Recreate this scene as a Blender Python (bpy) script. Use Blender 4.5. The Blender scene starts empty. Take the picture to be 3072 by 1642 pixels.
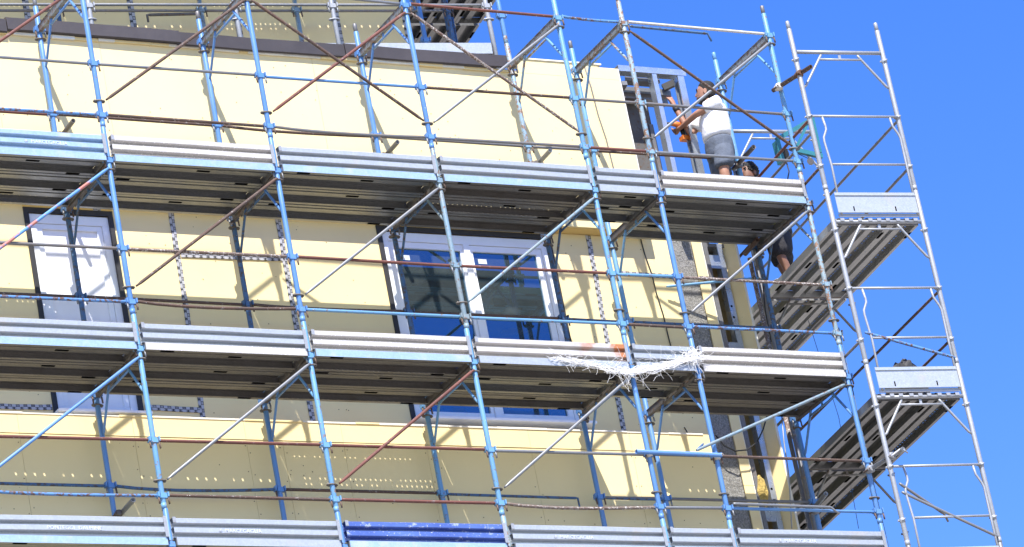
import bpy, math, random
from mathutils import Vector, Matrix
random.seed(7)
R = math.radians
sc = bpy.context.scene
col = sc.collection

# ------------------------------------------------------------------ camera
FPX, YAW, PIT, ROL = 13661.0, 0.561565, 0.411401, -0.195932
CAM = Vector((-17.93535651, -35.25217132, -19.16481819))
_fw = Vector((math.sin(YAW)*math.cos(PIT), math.cos(YAW)*math.cos(PIT), math.sin(PIT)))
_r0 = Vector((math.cos(YAW), -math.sin(YAW), 0)); _u0 = _r0.cross(_fw)
_c, _s = math.cos(ROL), math.sin(ROL)
RIGHT = _c*_r0 + _s*_u0; UP = -_s*_r0 + _c*_u0; FWD = _fw
cd = bpy.data.cameras.new('camera'); cam = bpy.data.objects.new('camera', cd); col.objects.link(cam)
cam.matrix_world = Matrix(((RIGHT.x, UP.x, -FWD.x, CAM.x), (RIGHT.y, UP.y, -FWD.y, CAM.y), (RIGHT.z, UP.z, -FWD.z, CAM.z), (0, 0, 0, 1)))
cd.sensor_width = 36.0; cd.sensor_fit = 'HORIZONTAL'; cd.lens = 36.0*FPX/3072.0
cd.clip_start = 0.5; cd.clip_end = 5000
sc.camera = cam

# ------------------------------------------------------------------ sky, sun, exposure
SUNV = Vector((-0.418, -1.0, 1.58)).normalized()          # towards the sun
w = bpy.data.worlds.new('World'); sc.world = w; w.use_nodes = True
nt = w.node_tree; nt.nodes.clear()
sky = nt.nodes.new('ShaderNodeTexSky'); sky.sky_type = 'NISHITA'; sky.sun_disc = False
sky.sun_elevation = math.asin(SUNV.z); sky.sun_rotation = math.atan2(SUNV.x, SUNV.y)
sky.air_density = 1.15; sky.dust_density = 0.15; sky.ozone_density = 3.0; sky.altitude = 200
hs = nt.nodes.new('ShaderNodeHueSaturation'); hs.inputs['Saturation'].default_value = 1.36; hs.inputs['Hue'].default_value = 0.522
bg = nt.nodes.new('ShaderNodeBackground'); bg.inputs['Strength'].default_value = 0.127
ow = nt.nodes.new('ShaderNodeOutputWorld')
nt.links.new(sky.outputs[0], hs.inputs['Color']); nt.links.new(hs.outputs[0], bg.inputs['Color']); nt.links.new(bg.outputs[0], ow.inputs['Surface'])
sd = bpy.data.lights.new('sun', 'SUN'); sd.energy = 4.6; sd.angle = R(0.53); sd.color = (1.0, 0.955, 0.88)
so = bpy.data.objects.new('sun', sd); col.objects.link(so); so.rotation_euler = SUNV.to_track_quat('Z', 'Y').to_euler()
so.location = (-10, -20, 30)
sc.view_settings.view_transform = 'Standard'; sc.view_settings.look = 'None'
sc.view_settings.gamma = 1.0; sc.view_settings.exposure = 1.08
sc.view_settings.use_curve_mapping = False
sc.render.engine = 'CYCLES'
sc.cycles.max_bounces = 8; sc.cycles.diffuse_bounces = 4; sc.cycles.glossy_bounces = 4

# pixel (2576 px wide view of the photograph) -> point on a plane of the place
def ray(px, py):
    k = 3072/2576.0
    return RIGHT*((px*k-1536)/FPX) - UP*((py*k-821)/FPX) + FWD
def at(px, py, y):
    d = ray(px, py); return CAM + d*((y-CAM.y)/d.y)
def at_z(px, py, z):
    d = ray(px, py); return CAM + d*((z-CAM.z)/d.z)
def at_line(px, py, y0, x0, k):
    d = ray(px, py); return CAM + d*((y0+k*(CAM.x-x0)-CAM.y)/(d.y-k*d.x))

# ------------------------------------------------------------------ materials
def mat_base(name):
    m = bpy.data.materials.new(name); m.use_nodes = True
    n = m.node_tree.nodes; l = m.node_tree.links; n.clear()
    out = n.new('ShaderNodeOutputMaterial'); b = n.new('ShaderNodeBsdfPrincipled'); l.new(b.outputs[0], out.inputs[0])
    return m, n, l, b
def coords(n, l, vary=True):
    tc = n.new('ShaderNodeTexCoord')
    if not vary: return tc.outputs['Object']
    oi = n.new('ShaderNodeObjectInfo'); mu = n.new('ShaderNodeMath'); mu.operation = 'MULTIPLY'; mu.inputs[1].default_value = 37.0
    l.new(oi.outputs['Random'], mu.inputs[0])
    ad = n.new('ShaderNodeVectorMath'); ad.operation = 'ADD'; l.new(tc.outputs['Object'], ad.inputs[0]); l.new(mu.outputs[0], ad.inputs[1])
    return ad.outputs[0]
def noise(n, l, vec, scale, detail=4, rough=.6):
    t = n.new('ShaderNodeTexNoise'); t.inputs['Scale'].default_value = scale; t.inputs['Detail'].default_value = detail; t.inputs['Roughness'].default_value = rough
    l.new(vec, t.inputs['Vector']); return t.outputs['Fac']
def ramp(n, l, fac, a, b):
    r = n.new('ShaderNodeMapRange'); r.inputs['From Min'].default_value = a; r.inputs['From Max'].default_value = b; r.clamp = True
    l.new(fac, r.inputs['Value']); return r.outputs[0]
def mix(n, l, fac, a, b):
    m = n.new('ShaderNodeMix'); m.data_type = 'RGBA'
    if isinstance(fac, (int, float)): m.inputs[0].default_value = fac
    else: l.new(fac, m.inputs[0])
    for v, i in ((a, 6), (b, 7)):
        if isinstance(v, (tuple, list)): m.inputs[i].default_value = tuple(v)+(1,) if len(v) == 3 else v
        else: l.new(v, m.inputs[i])
    return m.outputs[2]
def bump(n, l, b, h, dist=.002, strength=.5):
    bp = n.new('ShaderNodeBump'); bp.inputs['Distance'].default_value = dist; bp.inputs['Strength'].default_value = strength
    l.new(h, bp.inputs['Height']); l.new(bp.outputs[0], b.inputs['Normal'])

def paint(name, base, chip, chip_lo, splat=.70, rough=.45, base2=None, metallic=0.0, chip_scale=22, splat_col=(.72, .70, .66)):
    """worn tube paint: colour drift, chips of rust or bare steel, plaster splashes"""
    m, n, l, b = mat_base(name); v = coords(n, l)
    c = mix(n, l, ramp(n, l, noise(n, l, v, 3.0, 3), .35, .65), base, base2 or tuple(x*.82 for x in base))
    c = mix(n, l, ramp(n, l, noise(n, l, v, chip_scale, 6, .7), chip_lo, chip_lo+.05), c, chip)
    c = mix(n, l, ramp(n, l, noise(n, l, v, 55, 4, .65), splat, splat+.03), c, splat_col)
    l.new(c, b.inputs['Base Color']); b.inputs['Roughness'].default_value = rough; b.inputs['Metallic'].default_value = metallic
    bump(n, l, b, noise(n, l, v, 60, 4), .0015, .4)
    return m
def galv(name, base, rough=.42, metallic=.55, dirt=(.25, .24, .22), dirt_lo=.6, scale=5, splat=.72):
    m, n, l, b = mat_base(name); v = coords(n, l)
    sp = n.new('ShaderNodeTexVoronoi'); sp.inputs['Scale'].default_value = 60; l.new(v, sp.inputs['Vector'])
    c = mix(n, l, ramp(n, l, sp.outputs['Color'], .2, .9), tuple(x*.88 for x in base), base)
    c = mix(n, l, ramp(n, l, noise(n, l, v, scale, 5, .65), dirt_lo-.08, dirt_lo+.12), c, dirt)
    c = mix(n, l, ramp(n, l, noise(n, l, v, 70, 4, .6), splat, splat+.03), c, (.75, .73, .7))
    l.new(c, b.inputs['Base Color']); b.inputs['Metallic'].default_value = metallic
    l.new(ramp(n, l, noise(n, l, v, 9, 4), -.6, 1.6), b.inputs['Roughness'])
    rr = n.new('ShaderNodeMath'); rr.operation = 'MULTIPLY_ADD'; rr.inputs[1].default_value = .3; rr.inputs[2].default_value = rough-.12
    l.new(noise(n, l, v, 9, 4), rr.inputs[0]); l.new(rr.outputs[0], b.inputs['Roughness'])
    bump(n, l, b, noise(n, l, v, 14, 4), .003, .35)
    return m
def plain(name, base, rough=.6, metallic=0.0, var=.15, scale=6, bumps=None):
    m, n, l, b = mat_base(name); v = coords(n, l)
    c = mix(n, l, ramp(n, l, noise(n, l, v, scale, 5), .3, .7), tuple(x*(1-var) for x in base), base)
    l.new(c, b.inputs['Base Color']); b.inputs['Roughness'].default_value = rough; b.inputs['Metallic'].default_value = metallic
    if bumps: bump(n, l, b, noise(n, l, v, bumps[0], 6), bumps[1], bumps[2])
    return m

M = {}
M['blue'] = paint('blue_paint', (.080, .205, .47), (.19, .16, .14), .62, .69, base2=(.11, .245, .50))
M['light_blue'] = paint('light_blue_paint', (.11, .275, .50), (.22, .14, .10), .575, .68, base2=(.14, .31, .50))
M['pale_rust'] = paint('weathered_light_blue_paint', (.17, .33, .48), (.22, .13, .08), .50, .655, base2=(.26, .33, .36))
M['grey_blue'] = paint('greyish_worn_paint', (.20, .25, .27), (.16, .11, .09), .56, .66, base2=(.17, .27, .35))
M['rust'] = paint('brown_rust', (.105, .060, .042), (.20, .18, .17), .60, .66, rough=.8, base2=(.075, .05, .04))
M['red_rust'] = paint('red_rust', (.155, .055, .040), (.19, .13, .12), .60, .69, rough=.75, base2=(.12, .045, .035))
M['dark_blue'] = paint('dark_blue_dirt_and_shade', (.055, .13, .26), (.07, .055, .05), .52, .68, rough=.7)
M['blue_rust'] = paint('blue_paint_half_rusted', (.09, .24, .52), (.12, .065, .045), .50, .68, rough=.65)
M['red_blue'] = paint('blue_and_red_paint', (.10, .27, .58), (.42, .15, .12), .47, .70, rough=.6, chip_scale=4)
M['plaster_rust'] = paint('plaster_caked_rust', (.115, .07, .055), (.20, .18, .165), .54, .565, rough=.85, base2=(.16, .12, .10), splat_col=(.50, .47, .44))
M['galv'] = galv('galvanised_steel', (.23, .24, .255), .45, .45)
M['galv_dull'] = galv('dull_galvanised_steel', (.19, .19, .195), .5, .35, dirt=(.2, .17, .15), dirt_lo=.55)
M['galv_white'] = galv('white_galvanised_steel', (.34, .355, .38), .5, .3, dirt_lo=.68)
M['galv_board'] = galv('galvanised_sheet', (.42, .455, .50), .42, .3, dirt=(.45, .42, .38), dirt_lo=.66, scale=3)
M['strip_sky'] = galv('sky_tinted_galvanised_rail', (.36, .50, .66), .4, .3, dirt=(.50, .52, .54), dirt_lo=.60, scale=4)  # sky reflection on bare steel painted into the base colour as blue
M['galv_plaster'] = galv('plaster_splashed_sheet', (.48, .465, .455), .6, .05, dirt=(.50, .47, .43), dirt_lo=.62, scale=7, splat=.60)
M['galv_plank'] = galv('plank_steel', (.24, .245, .245), .36, .6, dirt=(.20, .20, .19), dirt_lo=.62, scale=2.5, splat=.80)
M['plank_light'] = galv('newer_plank_steel', (.42, .43, .43), .4, .45, dirt=(.34, .34, .33), dirt_lo=.62, scale=2.5, splat=.80)
M['plank_old'] = galv('old_plank_steel', (.185, .178, .168), .5, .4, dirt=(.14, .13, .118), dirt_lo=.58, scale=3, splat=.78)
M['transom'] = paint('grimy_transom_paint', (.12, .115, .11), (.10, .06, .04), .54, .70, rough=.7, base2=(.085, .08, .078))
M['transom_blue'] = paint('worn_transom_paint', (.20, .22, .23), (.13, .09, .07), .50, .68, rough=.65, base2=(.14, .18, .22))
M['blue_board'] = paint('dark_blue_board_paint', (.075, .14, .40), (.30, .36, .50), .58, .64, rough=.55, base2=(.05, .095, .33), chip_scale=9)
def rusty_board():
    m, n, l, b = mat_base('rust_stained_sheet'); v = coords(n, l, False)
    sx = n.new('ShaderNodeSeparateXYZ'); l.new(v, sx.inputs[0])
    c = mix(n, l, ramp(n, l, noise(n, l, v, 7, 5, .65), .5, .7), (.50, .485, .475), (.42, .40, .385))
    g_ = n.new('ShaderNodeMath'); g_.operation = 'MULTIPLY'; l.new(ramp(n, l, sx.outputs['X'], 1.0, 1.45), g_.inputs[0]); l.new(ramp(n, l, noise(n, l, v, 5, 4, .6), .50, .64), g_.inputs[1])
    c = mix(n, l, g_.outputs[0], c, (.42, .16, .06))
    l.new(c, b.inputs['Base Color']); b.inputs['Roughness'].default_value = .6; b.inputs['Metallic'].default_value = .15
    return m
M['rust_board'] = rusty_board()
M['white_plaster'] = plain('white_plaster_caked_tube', (.66, .64, .60), .9, 0, .35, 25, (60, .003, .6))
M['coupler'] = plain('coupler_steel', (.19, .17, .15), .7, .3, .5, 30)
M['coupler_rust'] = plain('rusty_coupler', (.16, .075, .04), .85, 0, .5, 30)
M['pin'] = plain('rusted_pin', (.17, .11, .08), .7, .2, .5, 40)
M['dark'] = plain('painted_dark_opening', (.004, .004, .004), .9, 0, .3)  # flat black stands in for the darkness inside slots and holes
[q for q in M['dark'].node_tree.nodes if q.type == 'BSDF_PRINCIPLED'][0].inputs['Specular IOR Level'].default_value = 0.0
M['black'] = plain('black_rubber', (.02, .02, .022), .6, 0, .3)
M['coping'] = plain('dark_brown_coping_sheet', (.062, .052, .050), .5, .1, .25, 4, (9, .01, .3))
M['stud'] = galv('bright_stud_steel', (.62, .66, .70), .28, .75, dirt_lo=.8)
M['white_pvc'] = plain('white_window_profile', (.78, .80, .84), .35, 0, .04)
M['white_panel'] = plain('white_roller_shutter', (.80, .80, .83), .5, 0, .03)
M['membrane'] = plain('dark_sealing_membrane', (.028, .028, .032), .65, 0, .35, 8)
M['concrete_wall'] = plain('backing_wall', (.30, .28, .25), .9, 0, .2)
M['ground'] = plain('pale_bounce_ground', (.36, .32, .26), .9, 0, .3, .3)  # unseen ground, tone raised and warmed to bounce fill onto shaded walls
M['netting'] = plain('white_plastic_fibre', (.86, .86, .86), .5, 0, .05)
M['teal'] = plain('teal_machine_paint', (.035, .20, .24), .5, .1, .25, 8)
M['orange'] = plain('orange_plastic', (.75, .20, .03), .5)
M['skin'] = plain('tanned_skin', (.36, .18, .115), .55, 0, .15, 12)
M['skin_dark'] = plain('brown_skin', (.22, .105, .065), .55, 0, .15, 12)
M['hair'] = plain('black_hair', (.012, .010, .009), .7, 0, .5, 60, (120, .01, 1.0))
M['shirt'] = plain('white_cotton', (.80, .80, .82), .85, 0, .06, 14, (9, .02, .7))
M['shorts'] = plain('blue_grey_cotton', (.105, .125, .165), .9, 0, .3, 18, (10, .02, .8))
M['dark_shorts'] = plain('charcoal_cotton', (.030, .028, .032), .9, 0, .3, 14, (10, .02, .8))
M['hivis'] = plain('yellow_fabric', (.75, .72, .12), .8)
M['foam'] = plain('yellow_mineral_wool', (.55, .40, .12), .95, 0, .5, 30, (50, .02, 1.0))
M['letter'] = plain('stamped_steel', (.70, .72, .74), .5, .3, .05)
M['ink'] = plain('grey_print', (.20, .17, .11), .8, 0, .3, 40)

def cream(name, base):
    m, n, l, b = mat_base(name); v = coords(n, l, False)
    c = mix(n, l, ramp(n, l, noise(n, l, v, 1.3, 5), .3, .7), base, tuple(x*.955 for x in base))
    c = mix(n, l, ramp(n, l, noise(n, l, v, 9, 6, .7), .66, .74), c, tuple(x*.90 for x in base))
    c = mix(n, l, ramp(n, l, noise(n, l, v, 34, 2), .765, .79), c, (.16, .11, .06))
    l.new(c, b.inputs['Base Color']); b.inputs['Roughness'].default_value = .85
    bump(n, l, b, noise(n, l, v, 90, 3), .0006, .5)
    return m
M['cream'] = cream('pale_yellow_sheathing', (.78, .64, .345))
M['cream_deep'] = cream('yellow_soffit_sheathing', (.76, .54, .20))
M['cream_edge'] = plain('white_board_core', (.80, .77, .68), .9)

def tape_mat():
    m, n, l, b = mat_base('printed_joint_tape'); tc = n.new('ShaderNodeTexCoord')
    mp = n.new('ShaderNodeMapping'); l.new(tc.outputs['UV'], mp.inputs['Vector'])
    ch = n.new('ShaderNodeTexChecker'); ch.inputs['Scale'].default_value = 1; l.new(mp.outputs[0], ch.inputs['Vector'])
    br = n.new('ShaderNodeTexBrick'); br.inputs['Scale'].default_value = 1.0; br.offset = .5; br.inputs['Mortar Size'].default_value = .16
    br.inputs['Brick Width'].default_value = 1.0; br.inputs['Row Height'].default_value = 1.0
    br.inputs['Color1'].default_value = (.34, .34, .36, 1); br.inputs['Color2'].default_value = (.10, .10, .11, 1); br.inputs['Mortar'].default_value = (.012, .012, .014, 1)
    l.new(mp.outputs[0], br.inputs['Vector'])
    c = mix(n, l, ch.outputs['Fac'], (.40, .40, .43), br.outputs['Color'])
    l.new(c, b.inputs['Base Color']); b.inputs['Roughness'].default_value = .5
    return m
M['tape'] = tape_mat()

def glass_mat():
    m, n, l, b = mat_base('dusty_solar_glass'); v = coords(n, l, False); n.remove(b)
    out = [q for q in n if q.type == 'OUTPUT_MATERIAL'][0]
    gl = n.new('ShaderNodeBsdfGlossy'); gl.inputs['Color'].default_value = (.050, .19, .32, 1); gl.inputs['Roughness'].default_value = .015
    df = n.new('ShaderNodeBsdfDiffuse'); df.inputs['Color'].default_value = (.10, .125, .135, 1)
    d = ramp(n, l, noise(n, l, v, 1.6, 5, .6), .25, .8)
    wv = n.new('ShaderNodeTexWave'); wv.wave_type = 'RINGS'; wv.inputs['Scale'].default_value = 3.0; wv.inputs['Distortion'].default_value = 3; wv.inputs['Detail'].default_value = 3
    l.new(v, wv.inputs['Vector'])
    sm = n.new('ShaderNodeMath'); sm.operation = 'MULTIPLY'; l.new(ramp(n, l, wv.outputs['Fac'], .5, 1.0), sm.inputs[0]); l.new(ramp(n, l, noise(n, l, v, 1.5, 2), .52, .62), sm.inputs[1])
    a1 = n.new('ShaderNodeMath'); a1.operation = 'MULTIPLY_ADD'; a1.inputs[1].default_value = .22; a1.inputs[2].default_value = .20; l.new(d, a1.inputs[0])
    a2 = n.new('ShaderNodeMath'); a2.operation = 'MULTIPLY_ADD'; a2.inputs[1].default_value = .22; l.new(sm.outputs[0], a2.inputs[0]); l.new(a1.outputs[0], a2.inputs[2])
    ms = n.new('ShaderNodeMixShader'); l.new(a2.outputs[0], ms.inputs[0]); l.new(gl.outputs[0], ms.inputs[1]); l.new(df.outputs[0], ms.inputs[2]); l.new(ms.outputs[0], out.inputs[0])
    return m
M['glass'] = glass_mat()

def stucco():
    m, n, l, b = mat_base('rough_grey_concrete'); v = coords(n, l, False)
    t = noise(n, l, v, 55, 5, .7)
    c = mix(n, l, ramp(n, l, t, .35, .65), (.13, .125, .115), (.36, .35, .33))
    l.new(c, b.inputs['Base Color']); b.inputs['Roughness'].default_value = .95
    bump(n, l, b, t, .02, 1.0); return m
M['stucco'] = stucco()

# ------------------------------------------------------------------ mesh helpers
class MB:
    def __init__(s): s.v = []; s.f = []; s.sm = []; s.uv = None
    def face(s, idx, smooth=False): s.f.append(tuple(idx)); s.sm.append(smooth)
    def path(s, pts, r, n=10, cap=True, hollow=False):
        pts = [Vector(p) for p in pts]; rs = r if isinstance(r, (list, tuple)) else [r]*len(pts)
        rings = []; side = None
        for i, p in enumerate(pts):
            d = (pts[min(i+1, len(pts)-1)]-pts[max(i-1, 0)]).normalized()
            if side is None:
                side = d.cross(Vector((0, 0, 1)) if abs(d.z) < .9 else Vector((1, 0, 0))).normalized()
            else:
                side = (side-d*side.dot(d)).normalized()
            up = d.cross(side)
            base = len(s.v)
            for k in range(n):
                a = 2*math.pi*k/n
                s.v.append(p+(side*math.cos(a)+up*math.sin(a))*rs[i])
            rings.append(base)
        for a, b in zip(rings, rings[1:]):
            for k in range(n): s.face((a+k, a+(k+1) % n, b+(k+1) % n, b+k), True)
        if cap:
            if hollow:                                         # open pipe end: inner wall set back
                for ring, i in ((rings[0], 0), (rings[-1], len(pts)-1)):
                    d = (pts[1]-pts[0]).normalized() if i == 0 else (pts[-2]-pts[-1]).normalized()
                    c = pts[i]; b0 = len(s.v)
                    for k in range(n): s.v.append(c+(s.v[ring+k]-c)*.84)
                    b1 = len(s.v)
                    for k in range(n): s.v.append(c+(s.v[ring+k]-c)*.84+d*.12)
                    for k in range(n):
                        k2 = (k+1) % n
                        s.face((ring+k, b0+k, b0+k2, ring+k2)); s.face((b0+k, b1+k, b1+k2, b0+k2), True)
                    s.face([b1+k for k in range(n)])
            else:
                s.face([rings[0]+k for k in reversed(range(n))]); s.face([rings[-1]+k for k in range(n)])
        return s
    def tube(s, a, b, r, n=10, hollow=False): return s.path([a, b], r, n, True, hollow)
    def box(s, c, size, ax=None):
        c = Vector(c); ax = ax or (Vector((1, 0, 0)), Vector((0, 1, 0)), Vector((0, 0, 1)))
        b = len(s.v); h = [x/2 for x in size]
        for i in (-1, 1):
            for j in (-1, 1):
                for k in (-1, 1): s.v.append(c+ax[0]*h[0]*i+ax[1]*h[1]*j+ax[2]*h[2]*k)
        for q in ((0, 1, 3, 2), (4, 6, 7, 5), (0, 4, 5, 1), (2, 3, 7, 6), (0, 2, 6, 4), (1, 5, 7, 3)): s.face([b+i for i in q])
        return s
    def bb(s, x0, x1, y0, y1, z0, z1): return s.box(((x0+x1)/2, (y0+y1)/2, (z0+z1)/2), (x1-x0, y1-y0, z1-z0))
    def beam(s, a, b, wdt, hgt, up=(0, 0, 1)):
        a = Vector(a); b = Vector(b); d = (b-a); L = d.length; d.normalize(); sd_ = d.cross(Vector(up)).normalized(); u = sd_.cross(d)
        return s.box((a+b)/2, (L, wdt, hgt), (d, sd_, u))
    def profile(s, prof, x0, x1, segs=1, close=False, wob=None):
        """(y,z) outline swept along x"""
        n = len(prof); rows = []
        for i in range(segs+1):
            x = x0+(x1-x0)*i/segs; o = wob(x) if wob else (0, 0); rows.append(len(s.v))
            for y, z in prof: s.v.append(Vector((x, y+o[0], z+o[1])))
        for a, b in zip(rows, rows[1:]):
            for k in range(n if close else n-1): s.face((a+k, b+k, b+(k+1) % n, a+(k+1) % n))
        if close: s.face([rows[0]+k for k in range(n)]); s.face([rows[-1]+k for k in reversed(range(n))])
        return s
    def mesh(s, name):
        me = bpy.data.meshes.new(name); me.from_pydata([tuple(v) for v in s.v], [], s.f)
        me.polygons.foreach_set('use_smooth', s.sm)
        if s.uv:
            u = me.uv_layers.new(name='UVMap'); u.data.foreach_set('uv', [c for p in s.uv for c in p])
        me.update(); return me
    def build(s, name, mat, parent=None, loc=None):
        me = s.mesh(name); me.materials.append(M[mat] if isinstance(mat, str) else mat)
        return link(name, me, parent, loc)
def link(name, me, parent=None, loc=None, mat=None):
    o = bpy.data.objects.new(name, me); col.objects.link(o)
    if parent is not None: o.parent = parent
    if loc is not None: o.location = loc
    if mat is not None:
        o.material_slots[0].link = 'OBJECT'; o.material_slots[0].material = M[mat]
    return o
def tag(o, label, cat, group=None, kind=None):
    o['label'] = label; o['category'] = cat
    if group: o['group'] = group
    if kind: o['kind'] = kind
    return o
def thing(name, label, cat, loc=(0, 0, 0), rz=0.0, group=None):
    o = bpy.data.objects.new(name, None); col.objects.link(o); o.location = loc; o.rotation_euler = (0, 0, rz); o.empty_display_size = .1
    return tag(o, label, cat, group)
def struct(name, mb, mat):
    o = mb.build(name, mat); o['kind'] = 'structure'; return o

# ------------------------------------------------------------------ the setting: ground and building
g = MB(); S = 1500
g.v = [Vector((-S, -S, -20.8)), Vector((S, -S, -20.8)), Vector((S, S, -20.8)), Vector((-S, S, -20.8))]; g.face((0, 1, 2, 3))
struct('ground', g, 'ground')

YA, YB, YC = 1.27, 1.43, 1.22
XL = -4.2
bld = thing('building', 'storey block sheathed in pale yellow boards, unfinished at its open corner', 'building', (0, 0, -20.8))
def part(mb, name, mat, parent=bld):
    o = mb.build(name, mat, parent); o.matrix_parent_inverse = Matrix.Identity(4)
    if parent is bld: o.location = (0, 0, 20.8)
    return o
def boards(parent, xs, z0, z1, y, t, mat='cream', zs=None):
    for a, b in zip(xs, xs[1:]):
        zz = zs or [z0, z1]
        for c, d in zip(zz, zz[1:]):
            m = MB().bb(a+.0015, b-.0015, y+random.uniform(0, .002), y+t, c+.0015, d-.0015); part(m, 'board', mat, parent)

# upper parapet (wall A): backing, boards, soffit
pa = part(MB().bb(XL, 6.84, YA+.03, YA+.30, .27, 2.10), 'upper_parapet', 'concrete_wall')
boards(pa, [XL, -2.9, -1.7, -.45, .75, 1.95, 3.15, 4.35, 5.55, 6.87], .25, 2.06, YA, .025)
m = MB().bb(5.62, 6.62, YA+.001, YA+.02, 2.0615, 2.225); part(m, 'top_board', 'cream', pa)
m = MB().bb(6.62, 6.87, YA+.001, YA+.02, 2.0615, 2.20); part(m, 'top_board', 'cream', pa)
m = MB().bb(5.62, 6.66, YA-.012, YA+.05, 2.2265, 2.242); part(m, 'edge_strip', 'cream_edge', pa)
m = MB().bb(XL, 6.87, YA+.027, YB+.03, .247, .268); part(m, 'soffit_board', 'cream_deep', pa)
m = MB().bb(6.862, 6.872, YA-.002, YA+.024, .27, 2.2); part(m, 'cut_edge', 'cream_edge', pa)
# coping: bent dark sheets, butted, one kinked out
cps = [(XL, -.27, -.012, 0), (-.262, 1.64, .008, .012), (1.60, 3.525, -.010, .0), (3.535, 5.50, .006, .004)]
for i, (a, b, dz, dy) in enumerate(cps):
    rng = random.Random(i)
    ph = rng.random()*6
    pr_ = [(YA+.30, 2.235), (YA-.03, 2.225), (YA-.055, 2.215), (YA-.058-dy, 2.075), (YA-.045-dy, 2.062), (YA-.04, 2.075), (YA-.042, 2.205), (YA+.30, 2.225)]
    m = MB().profile([(y, z+dz) for y, z in pr_], a, b, 14, True, lambda x: (.003*math.sin(3*x+ph), .003*math.sin(2.3*x+ph)+.0015*math.sin(7*x)))
    part(m, 'coping', 'coping')
rng = random.Random(8); x = XL
while x < 5.5:
    b_ = min(5.52, x+rng.uniform(.1, .5)); part(MB().bb(x, b_, YA-.02-rng.random()*.015, YA-.002, 2.052-rng.random()*.014, 2.075), 'mortar_bed', 'cream_edge' if rng.random() < .3 else 'cream'); x = b_+.002

# recessed window wall (wall B)
W1 = (-.26, .64, -2.03, .155); W2 = (3.66, 5.66, -1.98, .17)
wb = part(MB().bb(XL, 7.2, YB+.12, YB+.30, -2.4, .24), 'window_wall', 'concrete_wall')
def bpanel(x0, x1, z0, z1, mat='cream'):
    part(MB().bb(x0+.0015, x1-.0015, YB+random.uniform(0, .002), YB+.11, z0+.0015, z1-.0015), 'board', mat, wb)
for a, b in ((XL, -3.0), (-3.0, -1.6), (-1.6, W1[0]-.03), (W1[1]+.03, 1.31), (1.31, 2.51), (2.51, W2[0]-.03), (W2[1]+.03, 6.14), (6.14, 7.16)): bpanel(a, b, -2.32, .244)
for a, b in ((W1[0]-.03, W1[1]+.03), (W2[0]-.03, W2[1]+.03)):
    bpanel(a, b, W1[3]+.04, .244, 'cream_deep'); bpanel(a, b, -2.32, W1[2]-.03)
# corner boards: rough grey column and narrow board, further storeys alike
def corner(z0, z1, tag_):
    part(MB().bb(7.165, 7.435, YB+.02, YB+.2, z0, z1), 'rough_column', 'stucco')
    part(MB().bb(7.16, 7.19, YB-.012, YB+.018, z0, z1), 'column_edge_trim', 'galv_white')
    part(MB().bb(7.437, 7.56, YB, YB+.012, z0, z1), 'corner_board', 'cream', wb)
    part(MB().bb(7.558, 7.566, YB-.001, YB+.014, z0, z1), 'cut_edge', 'cream_edge', wb)
corner(-2.6, .243, 'b'); corner(-6.6, -2.604, 'c')

# lower parapet (wall C)
pc = part(MB().bb(XL, 7.0, YC+.03, YB+.25, -5.6, -2.14), 'lower_parapet', 'concrete_wall')
boards(pc, [XL, -3.2, -1.98, -.78, .42, 1.62, 2.69, 3.62, 4.825, 6.02, 7.01], -2.34, -2.13, YC-.006, .03)
boards(pc, [XL, -3.2, -1.98, -.78, .42, 1.62, 2.015, 2.69, 3.62, 4.825, 6.02, 7.01], -5.6, -2.342, YC, .025)
random.seed(21)
x = XL
while x < 6.9:                                               # ragged top edge of cut boards
    L_ = random.uniform(.15, .6); m = MB().bb(x, min(x+L_, 7.0), YC-.012-random.random()*.004, YC+.17, -2.136-random.random()*.004, -2.118-random.random()*.010)
    part(m, 'ledge_strip', 'cream_edge' if random.random() < .6 else 'cream', pc); x += L_+.003
part(MB().bb(7.0125, 7.02, YC-.002, YC+.03, -5.6, -2.13), 'cut_edge', 'cream_edge', pc)
# what lies below the frame, down to the ground, and the core behind
part(MB().bb(XL, 7.0, YC, YC+.4, -20.8, -5.61), 'lower_wall', 'cream')
part(MB().bb(XL, 7.05, 1.9, 9.0, -20.8, .245), 'inner_core', 'concrete_wall')
part(MB().bb(XL, 7.78, YA+.33, 9.0, .30, .70), 'roof_slab', 'concrete_wall')

# screws: dots on the boards, too small to pick apart
random.seed(5); sc_ = MB()
def screw(x, y, z):
    b = len(sc_.v); r = .0062
    for k in range(6): sc_.v.append(Vector((x+r*math.cos(k*math.pi/3), y-.0015, z+r*math.sin(k*math.pi/3))))
    sc_.face([b+k for k in range(6)])
for xx in [-.78, .42, 1.62, 2.015, 2.69, 3.62, 4.825, 6.02]:
    for dx in (-.03, .03):
        z = -2.5+random.random()*.1
        while z > -5: screw(xx+dx+random.uniform(-.01, .01), YC-.001, z); z -= random.uniform(.2, .42)
for k in range(90):
    screw(random.uniform(-2, 6.9), YC-.001, random.uniform(-4.4, -2.5))
for k in range(120):
    x_ = random.uniform(-2, 6.8); screw(x_, YA-.0005, random.uniform(.3, 1.95))
for k in range(110):
    x_ = random.uniform(-2, 7.5)
    if W1[0]-.1 < x_ < W1[1]+.1 or W2[0]-.1 < x_ < W2[1]+.1 or 7.1 < x_ < 7.46: continue
    screw(x_, YB-.0005, random.uniform(-2.0, .2))
o = part(sc_, 'screw_heads', 'pin'); o['kind'] = 'stuff'

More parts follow.
